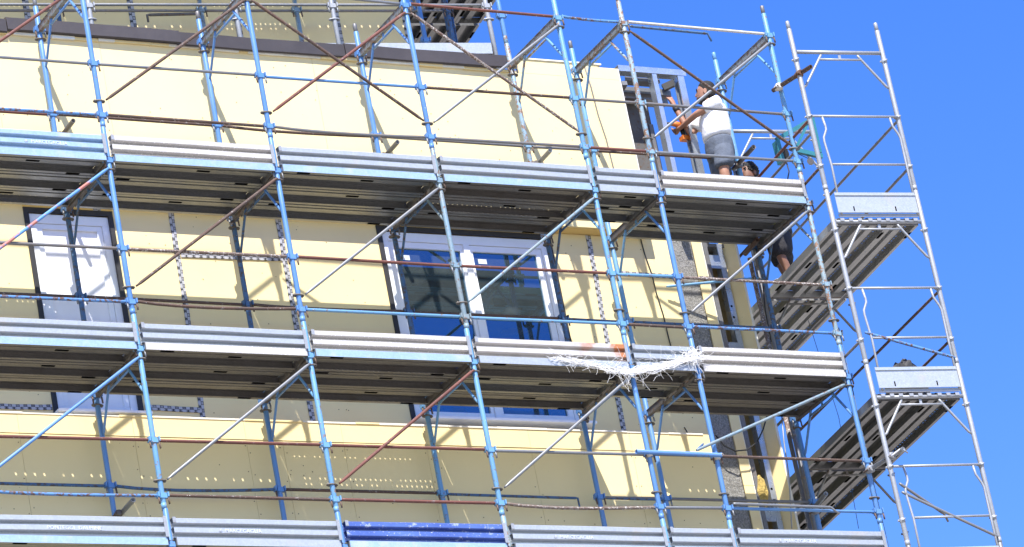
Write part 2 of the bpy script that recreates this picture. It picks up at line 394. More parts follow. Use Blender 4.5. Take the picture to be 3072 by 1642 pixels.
# joint tape
def tape(p0, p1, wd, y, rows=2, cell=.040):
    p0 = Vector((p0[0], y, p0[1])); p1 = Vector((p1[0], y, p1[1])); d = p1-p0; L = d.length; d.normalize(); s_ = Vector((-d.z, 0, d.x))
    n = max(2, int(L/.12)); m = MB(); uv = []; rng = random.Random(int(p0.x*100)+int(p0.z*77))
    for i in range(n+1):
        j = rng.uniform(-.004, .004); ww = wd/2*rng.uniform(.94, 1.06)
        for q in (-1, 1): m.v.append(p0+d*(L*i/n)+s_*(q*ww+j))
        for q in (-1, 1): m.v.append(p0+d*(L*i/n)+s_*(q*ww+j)+Vector((0, .0035, 0)))
    for i in range(n):
        a = 4*i; u0 = L*i/n/cell; u1 = L*(i+1)/n/cell
        m.face((a, a+4, a+5, a+1)); uv += [(u0, 0), (u1, 0), (u1, rows), (u0, rows)]
        for q in ((a, a+2, a+6, a+4), (a+1, a+5, a+7, a+3)): m.face(q); uv += [(u0, 0), (u0, .05), (u1, .05), (u1, 0)]
    m.uv = uv
    return part(m, 'joint_tape', 'tape')
yt = YB-.006
for a, b, wd in (((1.32, .235), (1.30, -2.3), .058), ((2.515, .235), (2.505, -2.2), .058), ((6.16, .235), (6.10, -2.12), .058)): tape(a, b, wd, yt)
for a, b, wd in (((1.35, -.235), (2.49, -.22), .058), ((-2.2, -1.985), (-.30, -1.965), .055), ((.69, -1.93), (1.28, -1.945), .055), ((6.45, -.19), (7.155, -.20), .05), ((7.44, -.20), (7.555, -.205), .05), ((5.72, -2.105), (6.12, -2.095), .03)): tape(a, b, wd, yt-.004)
tape((.47, .215), (.55, .215), .03, yt)

# windows
def window(label_parts, x0, x1, z0, z1, sashes, pane_mat, shutter=False):
    wroot = part(MB(), 'window', 'white_pvc')
    wroot['label'] = label_parts
    e = .035
    m = MB()                                                  # dark membrane round the opening
    m.bb(x0-.03, x1+.03, YB-.010, YB+.006, z1-.005, z1+.05); m.bb(x0-.03, x0+.022, YB-.012, YB+.006, z0, z1-.006); m.bb(x1-.022, x1+.03, YB-.012, YB+.006, z0, z1-.006)
    part(m, 'sealing_membrane', 'membrane', wroot)
    m = MB(); f = .075; yi = YB+.012
    m.bb(x0+.02, x1-.02, yi, yi+.07, z1-.035-f, z1-.012); m.bb(x0+.02, x1-.02, yi, yi+.07, z0, z0+.05)
    m.bb(x0+.02, x0+.02+f, yi, yi+.07, z0+.051, z1-.036-f); m.bb(x1-.02-f, x1-.02, yi, yi+.07, z0+.051, z1-.036-f)
    part(m, 'frame', 'white_pvc', wroot)
    part(MB().bb(x0-.04, x1+.05, YC+.06, YB+.03, z0-.03, z0-.004), 'sill', 'white_pvc', wroot)
    xa, xb = x0+.02+f, x1-.02-f; za, zb = z0+.051, z1-.036-f; n = sashes; wd = (xb-xa)/n
    for i in range(n):
        a, b = xa+i*wd+.003, xa+(i+1)*wd-.003; q = .07 if n > 1 else .055
        m = MB(); y0, y1 = yi+.012, yi+.062
        m.bb(a, b, y0, y1, zb-q, zb-.003); m.bb(a, b, y0, y1, za+.003, za+q); m.bb(a, a+q, y0, y1, za+q+.001, zb-q-.001); m.bb(b-q, b, y0, y1, za+q+.001, zb-q-.001)
        part(m, 'sash', 'white_pvc', wroot)
        part(MB().bb(a+q, b-q, yi+.035, yi+.05, za+q+.0015, zb-q-.0015), 'pane', pane_mat, wroot)
        if n > 1:
            part(MB().bb(a+q+.06, a+q+.16, yi+.030, yi+.033, zb-q-.13, zb-q-.075), 'paper_label', 'letter', wroot)
    if n > 1:
        c = (xa+xb)/2; part(MB().bb(c-.035, c+.035, yi-.008, yi+.010, za, zb), 'mullion_cover', 'white_pvc', wroot)
    return wroot
window('single tall window closed by a white roller shutter', *W1[:2], W1[2], W1[3], 1, 'white_panel', True)
window('double window with dusty blue reflecting panes', *W2[:2], W2[2], W2[3], 2, 'glass')

# open corner: steel studs, noggings, side sheathing seen from inside
TH = -0.1116; TU = Vector((math.cos(TH), math.sin(TH), 0)); TN = Vector((-math.sin(TH), math.cos(TH), 0))
def cstud(p0, p1, wdir, wd, ddir, dp, t=.003, lip=.018):
    """C-section: web across wdir, flanges along ddir"""
    p0 = Vector(p0); p1 = Vector(p1); wdir = Vector(wdir).normalized(); ddir = Vector(ddir).normalized(); m = MB(); d = (p1-p0); L = d.length; d.normalize(); c = (p0+p1)/2
    m.box(c, (wd, t, L), (wdir, ddir, d))
    for s_ in (-1, 1):
        m.box(c+wdir*(s_*(wd/2-t/2))+ddir*(dp/2), (t, dp-.004, L), (wdir, ddir, d))
        m.box(c+wdir*(s_*(wd/2-lip/2-.001))+ddir*dp, (lip, t, L), (wdir, ddir, d))
    return m
S0 = Vector((7.93, 1.335, 0))
RV_ = Vector((-.40, .917, 0)).normalized(); RB_ = S0+RV_*.20
sw = MB(); ax = (TU, TN, Vector((0, 0, 1)))
for za, zb in ((-1.6, .28), (-3.62, -1.604), (-6.6, -3.624)):
    sw = MB(); sw.box(RB_+TN*1.6+Vector((0, 0, (za+zb)/2)), (.022, 3.2, zb-za-.003), ax); part(sw, 'side_board', 'cream')
    sw = MB(); sw.box((S0+RB_)/2+Vector((0, 0, (za+zb)/2)), (.020, (RB_-S0).length-.004, zb-za-.003), (RV_.cross(Vector((0, 0, 1))), RV_, Vector((0, 0, 1)))); part(sw, 'corner_return_board', 'cream')
    sw = MB(); sw.box(S0-TN*.006+Vector((0, 0, (za+zb)/2)), (.0235, .006, zb-za-.003), ax); part(sw, 'cut_edge', 'cream_edge')
for x_, z0, z1 in ((7.80, -6.5, .24), ):
    part(cstud((x_, YB+.03, z0), (x_, YB+.03, z1), (1, 0, 0), .07, (0, 1, 0), .09), 'steel_stud', 'stud')
    for z_ in (-.50, -.63, -1.55, -1.68, -2.62, -2.75):
        part(MB().tube((x_-.01, YB+.0275, z_), (x_-.01, YB+.0285, z_), .014, 10), 'stud_hole', 'dark')
part(cstud((7.585, YB+.06, -6.5), (7.585, YB+.06, .24), (0, 1, 0), .09, (1, 0, 0), .05), 'steel_stud', 'galv_dull')
for z_, h in ((.02, .16), (-.98, .10), (-2.92, .15)):
    part(MB().bb(7.575, 7.765, YB+.02, YB+.024, z_-h/2, z_+h/2).bb(7.575, 7.765, YB+.02, YB+.1, z_+h/2-.003, z_+h/2), 'nogging', 'stud')
part(MB().bb(7.05, 7.92, 2.0, 2.03, -6.5, .25), 'inner_board', 'cream')
part(MB().bb(7.44, 7.90, YB+.03, 2.0, .20, .24), 'head_plate', 'galv_dull')
part(MB().beam((7.6, YB+.05, .05), (7.92, YB+.45, .23), .012, .16), 'brace_sheet', 'cream')
random.seed(3); fm = MB()                                     # lump of torn mineral wool
for i_ in range(9):
    for j_ in range(12):
        a_ = 2*math.pi*j_/12; ph = math.pi*i_/8-math.pi/2; r_ = random.uniform(.7, 1.25); fm.v.append(Vector((7.665+.07*math.cos(a_)*math.cos(ph)*r_, YB+.035+.045*math.sin(a_)*math.cos(ph)*r_, -2.66+.19*math.sin(ph)*random.uniform(.9, 1.1))))
for i_ in range(8):
    for j_ in range(12): fm.face((i_*12+j_, i_*12+(j_+1) % 12, (i_+1)*12+(j_+1) % 12, (i_+1)*12+j_))
part(fm, 'mineral_wool', 'foam')
part(MB().bb(7.02, 7.75, YB-.06, YB+.1, -4.62, -4.50), 'sill_track', 'galv_dull')

# open stud frame of the upper parapet
part(MB().bb(6.885, 7.735, YA+.01, YA+.013, 2.185, 2.255).bb(6.885, 7.735, YA+.01, YA+.12, 2.253, 2.256), 'top_track', 'stud')
part(MB().bb(6.885, 7.735, YA+.117, YA+.12, 2.185, 2.2525), 'top_track', 'stud')
part(cstud((7.30, YA+.065, .28), (7.30, YA+.065, 2.184), (0, 1, 0), .10, (1, 0, 0), .055), 'steel_stud', 'stud')
part(cstud((7.70, YA+.065, .28), (7.70, YA+.065, 2.184), (0, 1, 0), .10, (-1, 0, 0), .075), 'steel_stud', 'stud')
part(cstud((7.36, YA+.40, .28), (7.36, YA+.40, 1.75), (0, 1, 0), .08, (1, 0, 0), .05), 'steel_stud', 'galv_dull')
pp_ = at(1578, 262, YA+.42); p2_ = at(1640, 300, YA+.42)
part(MB().bb(pp_.x-.25, p2_.x-.02, YA+.42, YA+.44, .705, pp_.z), 'back_board', 'transom')
part(MB().bb(pp_.x-.25, p2_.x+.02, YA+.28, YA+.41, pp_.z-.005, pp_.z+.015), 'ledge_plate', 'galv_dull')
for ya_, pa_, pb_, hh in ((.16, (1572, 196), (1660, 205), .045), (.30, (1568, 222), (1688, 236), .07), (.36, (1572, 246), (1680, 256), .055), (.50, (1575, 232), (1660, 240), .05)):
    a_ = at(*pa_, YA+ya_); b_ = at(*pb_, YA+ya_); z_ = (a_.z+b_.z)/2
    m = MB().bb(a_.x, b_.x, YA+ya_, YA+ya_+.003, z_-hh/2, z_+hh/2); part(m, 'cross_channel', 'galv')
    part(MB().bb(a_.x, b_.x, YA+ya_+.0035, YA+ya_+.11, z_-hh/2, z_-hh/2+.003), 'channel_flange', 'galv_dull')
part(MB().beam((6.95, YA+.05, 2.06), (7.02, YA+.5, 2.02), .06, .05), 'bracket', 'galv_dull')
a_ = at(1668, 222, YA+.27); b_ = at(1698, 208, YA+.20); part(MB().beam(a_, b_, .05, .075), 'channel_end', 'black')

# set-back upper storey
UK = -.149; UA = math.atan(UK); UU = Vector((math.cos(UA), math.sin(UA), 0)); UN = Vector((-math.sin(UA), math.cos(UA), 0))
def uy(x, y0): return y0+UK*(x-1.1)
UW = 3.98
us = part(MB(), 'upper_storey', 'cream')
xs_ = [-4.0, -2.6, -.95, .30, 1.32, 2.48, 3.66, 4.80, 5.60]
for a, b in zip(xs_, xs_[1:]):
    pa_ = Vector((a+.002, uy(a, UW), 0)); pb_ = Vector((b-.002, uy(b, UW), 0)); c = (pa_+pb_)/2+UN*.012
    part(MB().box((c.x, c.y, 3.9), ((pb_-pa_).length, .024, 6.4), (UU, UN, Vector((0, 0, 1)))), 'board', 'cream', us)
c = Vector((.8, uy(.8, UW), 3.9))+UN*2.05; part(MB().box(c, (9.6, 4.0, 6.3), (UU, UN, Vector((0, 0, 1)))), 'core', 'concrete_wall', us)
for a in xs_[2:]:
    p = Vector((a, uy(a, UW), 0))-UN*.004; m = MB()
    ax_ = (UU, UN, Vector((0, 0, 1))); uv = []
    wd = .07; b0 = 0
    for z in (1.2, 5.6):
        for s_ in (-1, 1): m.v.append(p+UU*(s_*wd/2)+Vector((0, 0, z)))
    m.face((0, 1, 3, 2)); m.uv = [(0, 0), (0, 2), (4.4/.045, 2), (4.4/.045, 0)]
    part(m, 'joint_tape', 'tape', us)

# ------------------------------------------------------------------ scaffold kit
PX = [-1.8, 0.0, 1.8, 3.6, 5.4, 6.186, 7.994]
WID = 1.05; LEV = {'U': 2.0, 'A': 0.0, 'B': -2.0, 'C': -4.0}
PR = .0262
BAY = ['in the white window bay', 'in the taped joint bay', "in the blue window's first bay", "in the blue window's second bay", 'in the narrow bay', 'in the open corner bay']
COLN = ['before the white window', 'between white window and taped joints', 'between taped joints and blue window', 'before the blue window mullion', 'where the narrow bay begins', 'where the narrow bay ends', 'at the open building corner']
DECK = {'A': 'top', 'B': 'middle', 'C': 'bottom'}
CW = {'transom': 'dark', 'blue': 'blue', 'light_blue': 'light blue', 'pale_rust': 'pale blue rust-flecked', 'grey_blue': 'greyish rust-flecked', 'rust': 'brown rusty', 'red_rust': 'red-brown rusty', 'dark_blue': 'dark blue grimy',
      'blue_rust': 'blue half-rusted', 'red_blue': 'blue and red', 'plaster_rust': 'plaster-caked brown', 'galv': 'grey galvanised', 'galv_dull': 'dull grey', 'galv_white': 'whitish galvanised', 'white_plaster': 'white plaster-caked', 'blue_board': 'dark blue'}

def bracket_mb():
    m = MB(); m.box((0, 0, 0), (.115, .034, .034)); m.box((0, 0, -.001), (.062, .066, .05))
    for s_ in (-1, 1): m.box((s_*.049, -.012, .012), (.014, .05, .045))
    return m
def pin_mb(): return MB().path([(0, -.02, -.02), (.001, -.024, -.085)], .0085, 6)
def lug_mb():
    m = MB(); n = 14
    for z in (-.006, .006):
        for k in range(n):
            a = 2*math.pi*k/n; m.v.append(Vector((.064*math.cos(a), .033*math.sin(a), z)))
    m.face([n+k for k in range(n)]); m.face([k for k in reversed(range(n))])
    for k in range(n): m.face((k, (k+1) % n, n+(k+1) % n, n+k), True)
    for s_ in (-1, 1): m.tube((s_*.045, 0, -.016), (s_*.045, 0, .016), .009, 8)
    return m
ME = {'bracket': bracket_mb().mesh('bracket'), 'pin': pin_mb().mesh('pin'), 'lug': lug_mb().mesh('lug')}
for k_, mm in (('bracket', 'blue'), ('pin', 'pin'), ('lug', 'coupler')): ME[k_].materials.append(M[mm])
def post_mesh(z0, z1):
    m = MB(); m.path([(0, 0, z0), (0, 0, z0+.004), (0, 0, z1-.004), (0, 0, z1)], [PR*.93, PR, PR, PR*.93], 14)
    m.path([(0, 0, z0+.001), (0, 0, z0+.055)], PR*1.025, 14); return m.mesh('post')
ME['post'] = post_mesh(-1.634, .27); ME['post'].materials.append(M['blue'])
ME['post_low'] = post_mesh(-1.634, .366); ME['post_low'].materials.append(M['blue'])
mm = MB(); mm.path([(0, 0, .26), (0, 0, .36), (0, 0, .364)], [PR*.80, PR*.80, PR*.7], 12, True); ME['spigot'] = mm.mesh('spigot'); ME['spigot'].materials.append(M['galv_dull'])
mm = MB(); mm.bb(-.021, .021, PR, WID-PR, -.032, .030).bb(-.028, .028, PR, WID-PR, .0305, .034); ME['transom'] = mm.mesh('transom'); ME['transom'].materials.append(M['blue'])
mm = MB(); mm.path([(0, .02, -.425), (0, .05, -.40), (0, .29, -.06), (0, .31, -.03)], [.010, .0135, .0135, .012], 8); ME['knee'] = mm.mesh('knee'); ME['knee'].materials.append(M['blue'])
mm = MB(); mm.path([(0, WID-.02, -.425), (0, WID-.05, -.40), (0, WID-.29, -.06), (0, WID-.31, -.03)], [.010, .0135, .0135, .012], 8); ME['knee2'] = mm.mesh('knee2'); ME['knee2'].materials.append(M['blue'])
mm = MB(); mm.path([(0, .275, -.085), (0, WID-.275, -.085)], .012, 8); mm.box((0, WID/2, -.058), (.006, .03, .055)); ME['strut'] = mm.mesh('strut'); ME['strut'].materials.append(M['blue'])

def frame(loc, label, c_out, c_in, rz=0.0, group='scaffold frames on the long side', top=False, c_tr=None, brackets=True, low=False, flip=False):
    t = thing('scaffold_portal', label, 'scaffold frame', loc, rz, group)
    rng = random.Random(label)
    for y, c in ((0, c_out), (WID, c_in)):
        p = link('post', ME['post' if top else 'post_low'], t, (0, y, 0), c)
        if top: link('spigot', ME['spigot'], p, None, 'galv_dull' if rng.random() < .5 else c)
        zs = [0, -.943, -1.508] if y == 0 else [-.003, -.948]
        lz = [-.099, -1.351] if y == 0 else [-.103]
        if brackets:
            for z in zs:
                b = link('rail_bracket', ME['bracket'], t, (0, y, z), c)
                [link('wedge_pin', ME['pin'], b, (s_*.049, 0, 0), 'pin' if rng.random() < .7 else 'galv') for s_ in (-1, 1)]
        for z in lz:
            o_ = link('brace_lug', ME['lug'], t, (0, y, z), 'coupler'); o_.rotation_euler = (0, 0, rng.uniform(-.15, .15))
    ct = c_tr or c_out
    link('transom', ME['transom'], t, None, ct); link('knee_brace', ME['knee'], t, None, c_out); link('knee_brace', ME['knee2'], t, None, c_in); link('strut', ME['strut'], t, None, c_in)
    return t

OUT = {'U': ['blue', 'blue', 'blue', 'blue', 'light_blue', 'pale_rust', 'light_blue'],
       'A': ['blue', 'blue', 'blue', 'grey_blue', 'light_blue', 'blue', 'pale_rust'],
       'B': ['blue', 'light_blue', 'light_blue', 'light_blue', 'blue', 'blue', 'blue'],
       'C': ['blue', 'blue', 'blue', 'pale_rust', 'light_blue', 'light_blue', 'blue']}
INN = {'U': ['blue', 'blue', 'blue', 'blue', 'pale_rust', 'light_blue', 'light_blue'],
       'A': ['blue', 'dark_blue', 'dark_blue', 'dark_blue', 'dark_blue', 'light_blue', 'dark_blue'],  # dark blue on these inner posts also paints in their shade, besides dirt
       'B': ['blue', 'blue', 'blue', 'light_blue', 'blue', 'blue', 'blue'],
       'C': ['blue']*7}
LIFT = {'U': 'above the top deck', 'A': 'carrying the top deck', 'B': 'carrying the middle deck', 'C': 'carrying the bottom deck'}
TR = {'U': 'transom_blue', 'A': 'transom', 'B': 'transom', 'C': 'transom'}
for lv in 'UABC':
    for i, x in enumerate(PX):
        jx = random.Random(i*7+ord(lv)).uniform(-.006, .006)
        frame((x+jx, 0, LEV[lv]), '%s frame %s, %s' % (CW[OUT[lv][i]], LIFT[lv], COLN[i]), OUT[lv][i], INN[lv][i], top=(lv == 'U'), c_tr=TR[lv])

# guard rails
def rail(a, b, c, label, r=.0156, sag=0.0, group=None, hook=None, name='guard_rail', cat='guard rail', lat=0.0):
    a = Vector(a); b = Vector(b); d = b-a; n = 1 if not sag else 8
    pts = [a+d*(k/n)+Vector((0, lat*math.sin(math.pi*k/n), -sag*math.sin(math.pi*(k/n)**.8))) for k in range(n+1)]
    u = d.normalized(); rr = [r*.75]+[r]*(len(pts)-0)+[r*.75]
    pts = [pts[0]]+[pts[0]+u*.03]+pts[1:-1]+[pts[-1]-u*.03, pts[-1]]; rr = [r*.7]+[r]*(len(pts)-2)+[r*.7]
    if hook: pts.append(pts[-1]+Vector(hook)); rr = rr[:-1]+[r*.8, r*.7]
    o = MB().path(pts, rr, 10).build(name, c); return tag(o, label, cat, group)
RAILS = {  # level: (upper colours, lower colours, inner colours)
 'A': (['galv', 'galv', 'blue', 'rust', 'galv_dull', 'galv_dull'], ['blue_rust', 'rust', 'galv_dull', 'galv_dull', 'red_rust', 'galv'], ['red_rust', 'rust', 'rust', 'galv_dull', 'galv_dull', 'rust']),
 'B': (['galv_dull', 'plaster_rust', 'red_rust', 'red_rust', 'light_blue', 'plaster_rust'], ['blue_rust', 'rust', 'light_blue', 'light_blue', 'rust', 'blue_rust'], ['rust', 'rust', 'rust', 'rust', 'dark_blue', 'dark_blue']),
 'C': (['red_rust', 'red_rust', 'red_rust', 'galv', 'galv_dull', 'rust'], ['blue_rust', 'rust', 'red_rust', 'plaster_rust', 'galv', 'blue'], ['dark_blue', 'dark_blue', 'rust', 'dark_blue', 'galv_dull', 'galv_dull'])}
SAG = {('A', 1, 2): .022, ('B', 1, 1): .03, ('C', 1, 3): .03, ('C', 2, 1): .03, ('C', 1, 0): .012, ('A', 2, 2): .02, ('B', 2, 2): .015}
seen = {}
for lv in 'ABC':
    for i in range(6):
        x0, x1 = PX[i]+.045, PX[i+1]-.045; z = LEV[lv]
        for k, (dz, y, role) in enumerate(((1.057, -.004, 'upper outer'), (.492, -.004, 'lower outer'), (1.05, WID, 'inner'))):
            c = RAILS[lv][k][i]; rng = random.Random(i*31+k*7+ord(lv)); e0, e1 = rng.uniform(-.004, .012), rng.uniform(-.004, .012)
            if lv == 'C' and k == 2 and i == 3: continue
            rail((x0, y, z+dz+e0), (x1, y, z+dz+e1), c, '%s %s guard rail above the %s deck %s' % (CW[c], role, DECK[lv], BAY[i]), sag=SAG.get((lv, k, i), 0), group='guard rails of the long side')
for i, c in enumerate(['galv', 'galv', 'galv', 'red_rust', 'blue_rust', 'white_plaster']):
    rail((PX[i]+.045, -.004, 2.06 if i < 3 else 2.03), (PX[i+1]-.045, -.004, 2.06 if i < 2 else 2.02), c, '%s tube tying the topmost frame heads %s' % (CW[c], BAY[i]), group='head rails of the topmost frames', sag=.01 if i == 4 else 0)
rail((6.24, -.03, 1.965), (7.20, -.03, 1.952), 'dark_blue', 'dark tube with a hooked end under the topmost tube in the corner bay', r=.015, hook=(.01, -.02, -.10))
rail((5.46, WID, -2.95), (5.45+.7, WID, -2.955), 'dark_blue', 'dark short inner rail above the bottom deck with a bent tail', r=.014)
rail((3.66, WID, -2.95), (5.15, WID, -2.96), 'dark_blue', 'dark blue inner rail above the bottom deck ending in a hook before the blue window', r=.014, hook=(0, -.005, -.12))
rail((6.24, -.045, -3.47), (7.40, -.045, -3.485), 'galv', 'pale loose tube with a bent hook end above the bottom deck in the corner bay', r=.0145, hook=(.06, -.04, -.09))

# diagonal braces
def diag(i, lo, hi, c, down=False, lift='A', r=.0165):
    z0, z1 = LEV[lo], LEV[hi]
    if not down: a = Vector((PX[i]+.06, -.035, z0+.652)); b = Vector((PX[i+1]-.03, -.04, z1-.095))
    else: a = Vector((PX[i]+.03, -.05, z1-.105)); b = Vector((PX[i+1]-.06, -.05, z0+.652))
    d = (b-a).normalized()
    m = MB().path([a, a+d*.03, a+d*.07, b-d*.07, b-d*.03, b], [.010, .011, r, r, .011, .010], 10)
    o = m.build('diagonal_brace', c)
    return tag(o, '%s brace %s %s above the %s deck' % (CW[c], 'falling' if down else 'rising', BAY[i], DECK[lo]), 'brace', 'diagonal braces of the long side')
for i, c in enumerate(['red_rust', 'rust', 'red_rust', 'galv', None, 'galv']):
    if c: diag(i, 'A', 'U', c)
for i, c in ((2, 'rust'), (3, 'plaster_rust'), (5, 'rust')): diag(i, 'A', 'U', c, True)
for i, c in enumerate(['red_blue', 'rust', 'galv', 'grey_blue', None, 'galv']):
    if c: diag(i, 'B', 'A', c)
for i, c in enumerate(['blue', 'galv', 'red_rust', 'galv', None, None]):
    if c: diag(i, 'C', 'B', c)
rail(at(1752, 1133, -.06), at(2125, 968, -.05), 'grey_blue', 'grey blue loose brace with hooked foot reaching the open corner below the middle deck', r=.0165, name='diagonal_brace', cat='brace')
hb = at(1752, 1133, -.06); rail(hb, hb+Vector((.10, 0, .075)), 'dark_blue', 'bent dark tip on the foot of the loose grey blue brace', r=.012, name='brace_hook', cat='hook')
a = at(1600, 1137, -.06); b = at(1808, 1146, -.06)
tag(MB().tube((a.x, -.065, a.z), (b.x+.02, -.065, b.z), .0242, 14, True).build('scaffold_tube', 'blue'), 'thick blue tube clamped across the narrow bay above the bottom deck', 'scaffold tube')

# couplers
def coupler(p, label, mat='coupler', s=1.0):
    t = thing('coupler', label, 'coupler', p)
    MB().path([(0, 0, -.028*s), (0, 0, -.022*s), (0, 0, .022*s), (0, 0, .028*s)], [.030*s, .033*s, .033*s, .030*s], 12).build('collar', mat, t)
    MB().path([(-.012*s, -.045*s, -.006), (-.012*s, -.036*s, -.006), (-.012*s, .030*s, -.006), (-.012*s, .038*s, -.006)], [.026*s, .030*s, .030*s, .024*s], 12).build('clamp_shell', mat, t)
    for x_, z_ in ((.043, .012), (-.046, -.014)):
        m = MB().tube((x_*s, -.050*s, z_*s), (x_*s, .045*s, z_*s), .0075*s, 6); m.build('bolt', 'pin', t)
        MB().tube((x_*s, -.042*s, z_*s), (x_*s, -.028*s, z_*s), .014*s, 6).build('nut', mat, t)
    return t
coupler((5.40, -.02, -2.94), 'plaster-white coupler on the thick blue tube where the narrow bay begins', 'white_plaster')
coupler((6.186, -.02, -2.95), 'plaster-white coupler on the thick blue tube where the narrow bay ends', 'white_plaster')
# wall ties: open tube stubs clamped to inner posts
for (x, z, lab, c) in ((0, .80, 'above the top deck near the white window', 'galv_dull'), (3.6, .80, 'above the top deck over the blue window', 'galv'), (5.4, .82, 'above the top deck where the narrow bay begins', 'galv_white'), (0, -3.25, 'above the bottom deck near the white window', 'galv_white')):
    yw = YA if z > 0 else YC
    tag(MB().tube((x+.055, yw, z), (x+.055, .72, z+.02), .0242, 14, True).build('wall_tie', c), 'open %s wall tie stub %s' % (CW[c], lab), 'scaffold tube', 'wall ties')
    coupler((x+.02, 1.0, z), 'coupler clamping the wall tie %s' % lab)

# planks
def plank_mesh(L, wd=.326, holes='single', name='plank'):
    m = MB(); h = .058; zb = -.022; zt = zb+h+.02; lip = .036
    y0, y1 = 0, wd; c = wd/2; g0, g1 = c-.046, c+.046
    # side flanges with lips, centre rib
    m.profile([(y0+lip, zb+.008), (y0+lip, zb), (y0, zb), (y0, zt), (y0+.02, zt)], 0, L)
    m.profile([(y1-.02, zt), (y1, zt), (y1, zb), (y1-lip, zb), (y1-lip, zb+.008)], 0, L)
    m.profile([(g0, zt), (g0+.010, zt-.042), (g1-.010, zt-.042), (g1, zt)], 0, L)
    for a, b in ((y0+.02, g0), (g1, y1-.02)):
        if holes == 'none':
            m.profile([(a, zt), (b, zt)], 0, L); continue
        rows = [(a+b)/2] if holes == 'single' else [a+(b-a)*.3, a+(b-a)*.7]
        step = .098 if holes == 'single' else .056; hs_ = .0085 if holes == 'single' else .0058
        ys = [a]+[(p+q)/2 for p, q in zip(rows, rows[1:])]+[b]
        for ri, yr in enumerate(rows):
            ya, yb = ys[ri], ys[ri+1]; n = int((L-.16)/step); x = .08+((L-.16)-n*step)/2; off = step/2 if ri % 2 else 0
            m.profile([(ya, zt), (yb, zt)], 0, x)
            for k in range(n):
                x0, x1 = x+k*step, x+(k+1)*step; xc = (x0+x1)/2+off*.4
                if random.Random(k*13+ri*5+int(a*1000)).random() < .12: m.profile([(ya, zt), (yb, zt)], x0, x1); continue
                q = len(m.v)
                for X, Y in ((x0, ya), (x1, ya), (x1, yb), (x0, yb), (xc-hs_, yr-hs_), (xc+hs_, yr-hs_), (xc+hs_, yr+hs_), (xc-hs_, yr+hs_)): m.v.append(Vector((X, Y, zt)))
                for f_ in ((0, 1, 5, 4), (1, 2, 6, 5), (2, 3, 7, 6), (3, 0, 4, 7)): m.face([q+i_ for i_ in f_])
            m.profile([(ya, zt), (yb, zt)], x+n*step, L)
    # end plates and hooks over the transom
    for x, s_ in ((0, -1), (L, 1)):
        m.bb(min(x, x+.003*s_), max(x, x+.003*s_), y0, y1, zb, zt-.002)
    me = m.mesh(name); me.materials.append(M['galv_plank']); return me
PM = {}
def plank(loc, L, holes, mat, label, rz=0.0, group='deck planks'):
    k = (round(L, 3), holes)
    if k not in PM: PM[k] = plank_mesh(L, holes=holes)
    o = bpy.data.objects.new('deck_plank', PM[k]); col.objects.link(o); o.location = loc; o.rotation_euler = (0, 0, rz)
    o.material_slots[0].link = 'OBJECT'; o.material_slots[0].material = M[mat]
    for q, (dx, dy) in enumerate(((.16, .018), (L-.30, .308), (L*.55, .163))):
        if (hash_(label)+q) % 3 == 0: continue
        z_ = -.0230 if q < 2 else .0130
        link('latch_slot', ME['slot'], o, (dx, dy, z_))
    for x_ in (-.02, L+.02):
        for yy in (.05, .276): link('hook', ME['hook'], o, (x_, yy, 0), 'galv_dull')
    tag(o, label, 'plank', group); return o
def hash_(s_): return sum(ord(ch) for ch in s_)
mm = MB().box((0.07, 0, 0), (.14, .031, .002)); ME['slot'] = mm.mesh('slot'); ME['slot'].materials.append(M['dark'])  # black patch painted over solid steel to read as an open slot
mm = MB().box((0, 0, .0385), (.055, .05, .005)); ME['hook'] = mm.mesh('hook'); ME['hook'].materials.append(M['galv_dull'])
n_ = 'none'
HT = {'A': ([n_, n_, n_, n_, n_, 'single'], [n_, 'single', n_, 'double', n_, n_], ['double', 'single', 'single', n_, n_, 'single']),
      'B': ([n_, n_, 'double', n_, n_, n_], [n_]*6, ['single', 'single', 'double', n_, n_, 'single']), 'C': ([n_]*6, ['double']*6, [n_]*6)}
for lv in 'ABC':
    for i in range(6):
        L = PX[i+1]-PX[i]-.09
        for k, (y, nm) in enumerate(((-.052, 'outer'), (.290, 'middle'), (.630, 'inner'))):
            if i == 4 and k == 2: continue                     # the narrow bay has no inner plank
            rng = random.Random(lv+str(i*3+k)); h = HT[lv][k][i]
            p_ = plank((PX[i]+.045, y, LEV[lv]+rng.uniform(-.003, .003)), L, h, 'galv_plank' if (lv == 'A' and i != 3) or rng.random() < .25 else 'plank_old', '%s row steel plank of the %s deck %s' % (nm, DECK[lv], BAY[i]))
            if k == 0:
                c_ = {'A': ['strip_sky', 'strip_sky', 'strip_sky', 'strip_sky', 'galv_board', 'strip_sky'], 'B': ['strip_sky', 'galv_plaster', 'strip_sky', 'galv_board', 'galv_board', 'galv_plaster'], 'C': ['strip_sky', 'galv_board', 'strip_sky', 'galv_board', 'galv_board', 'galv_board']}[lv][i]
                MB().bb(.004, L-.004, -.0045, -.0008, -.021, .0535).build('side_rail', c_, p_)

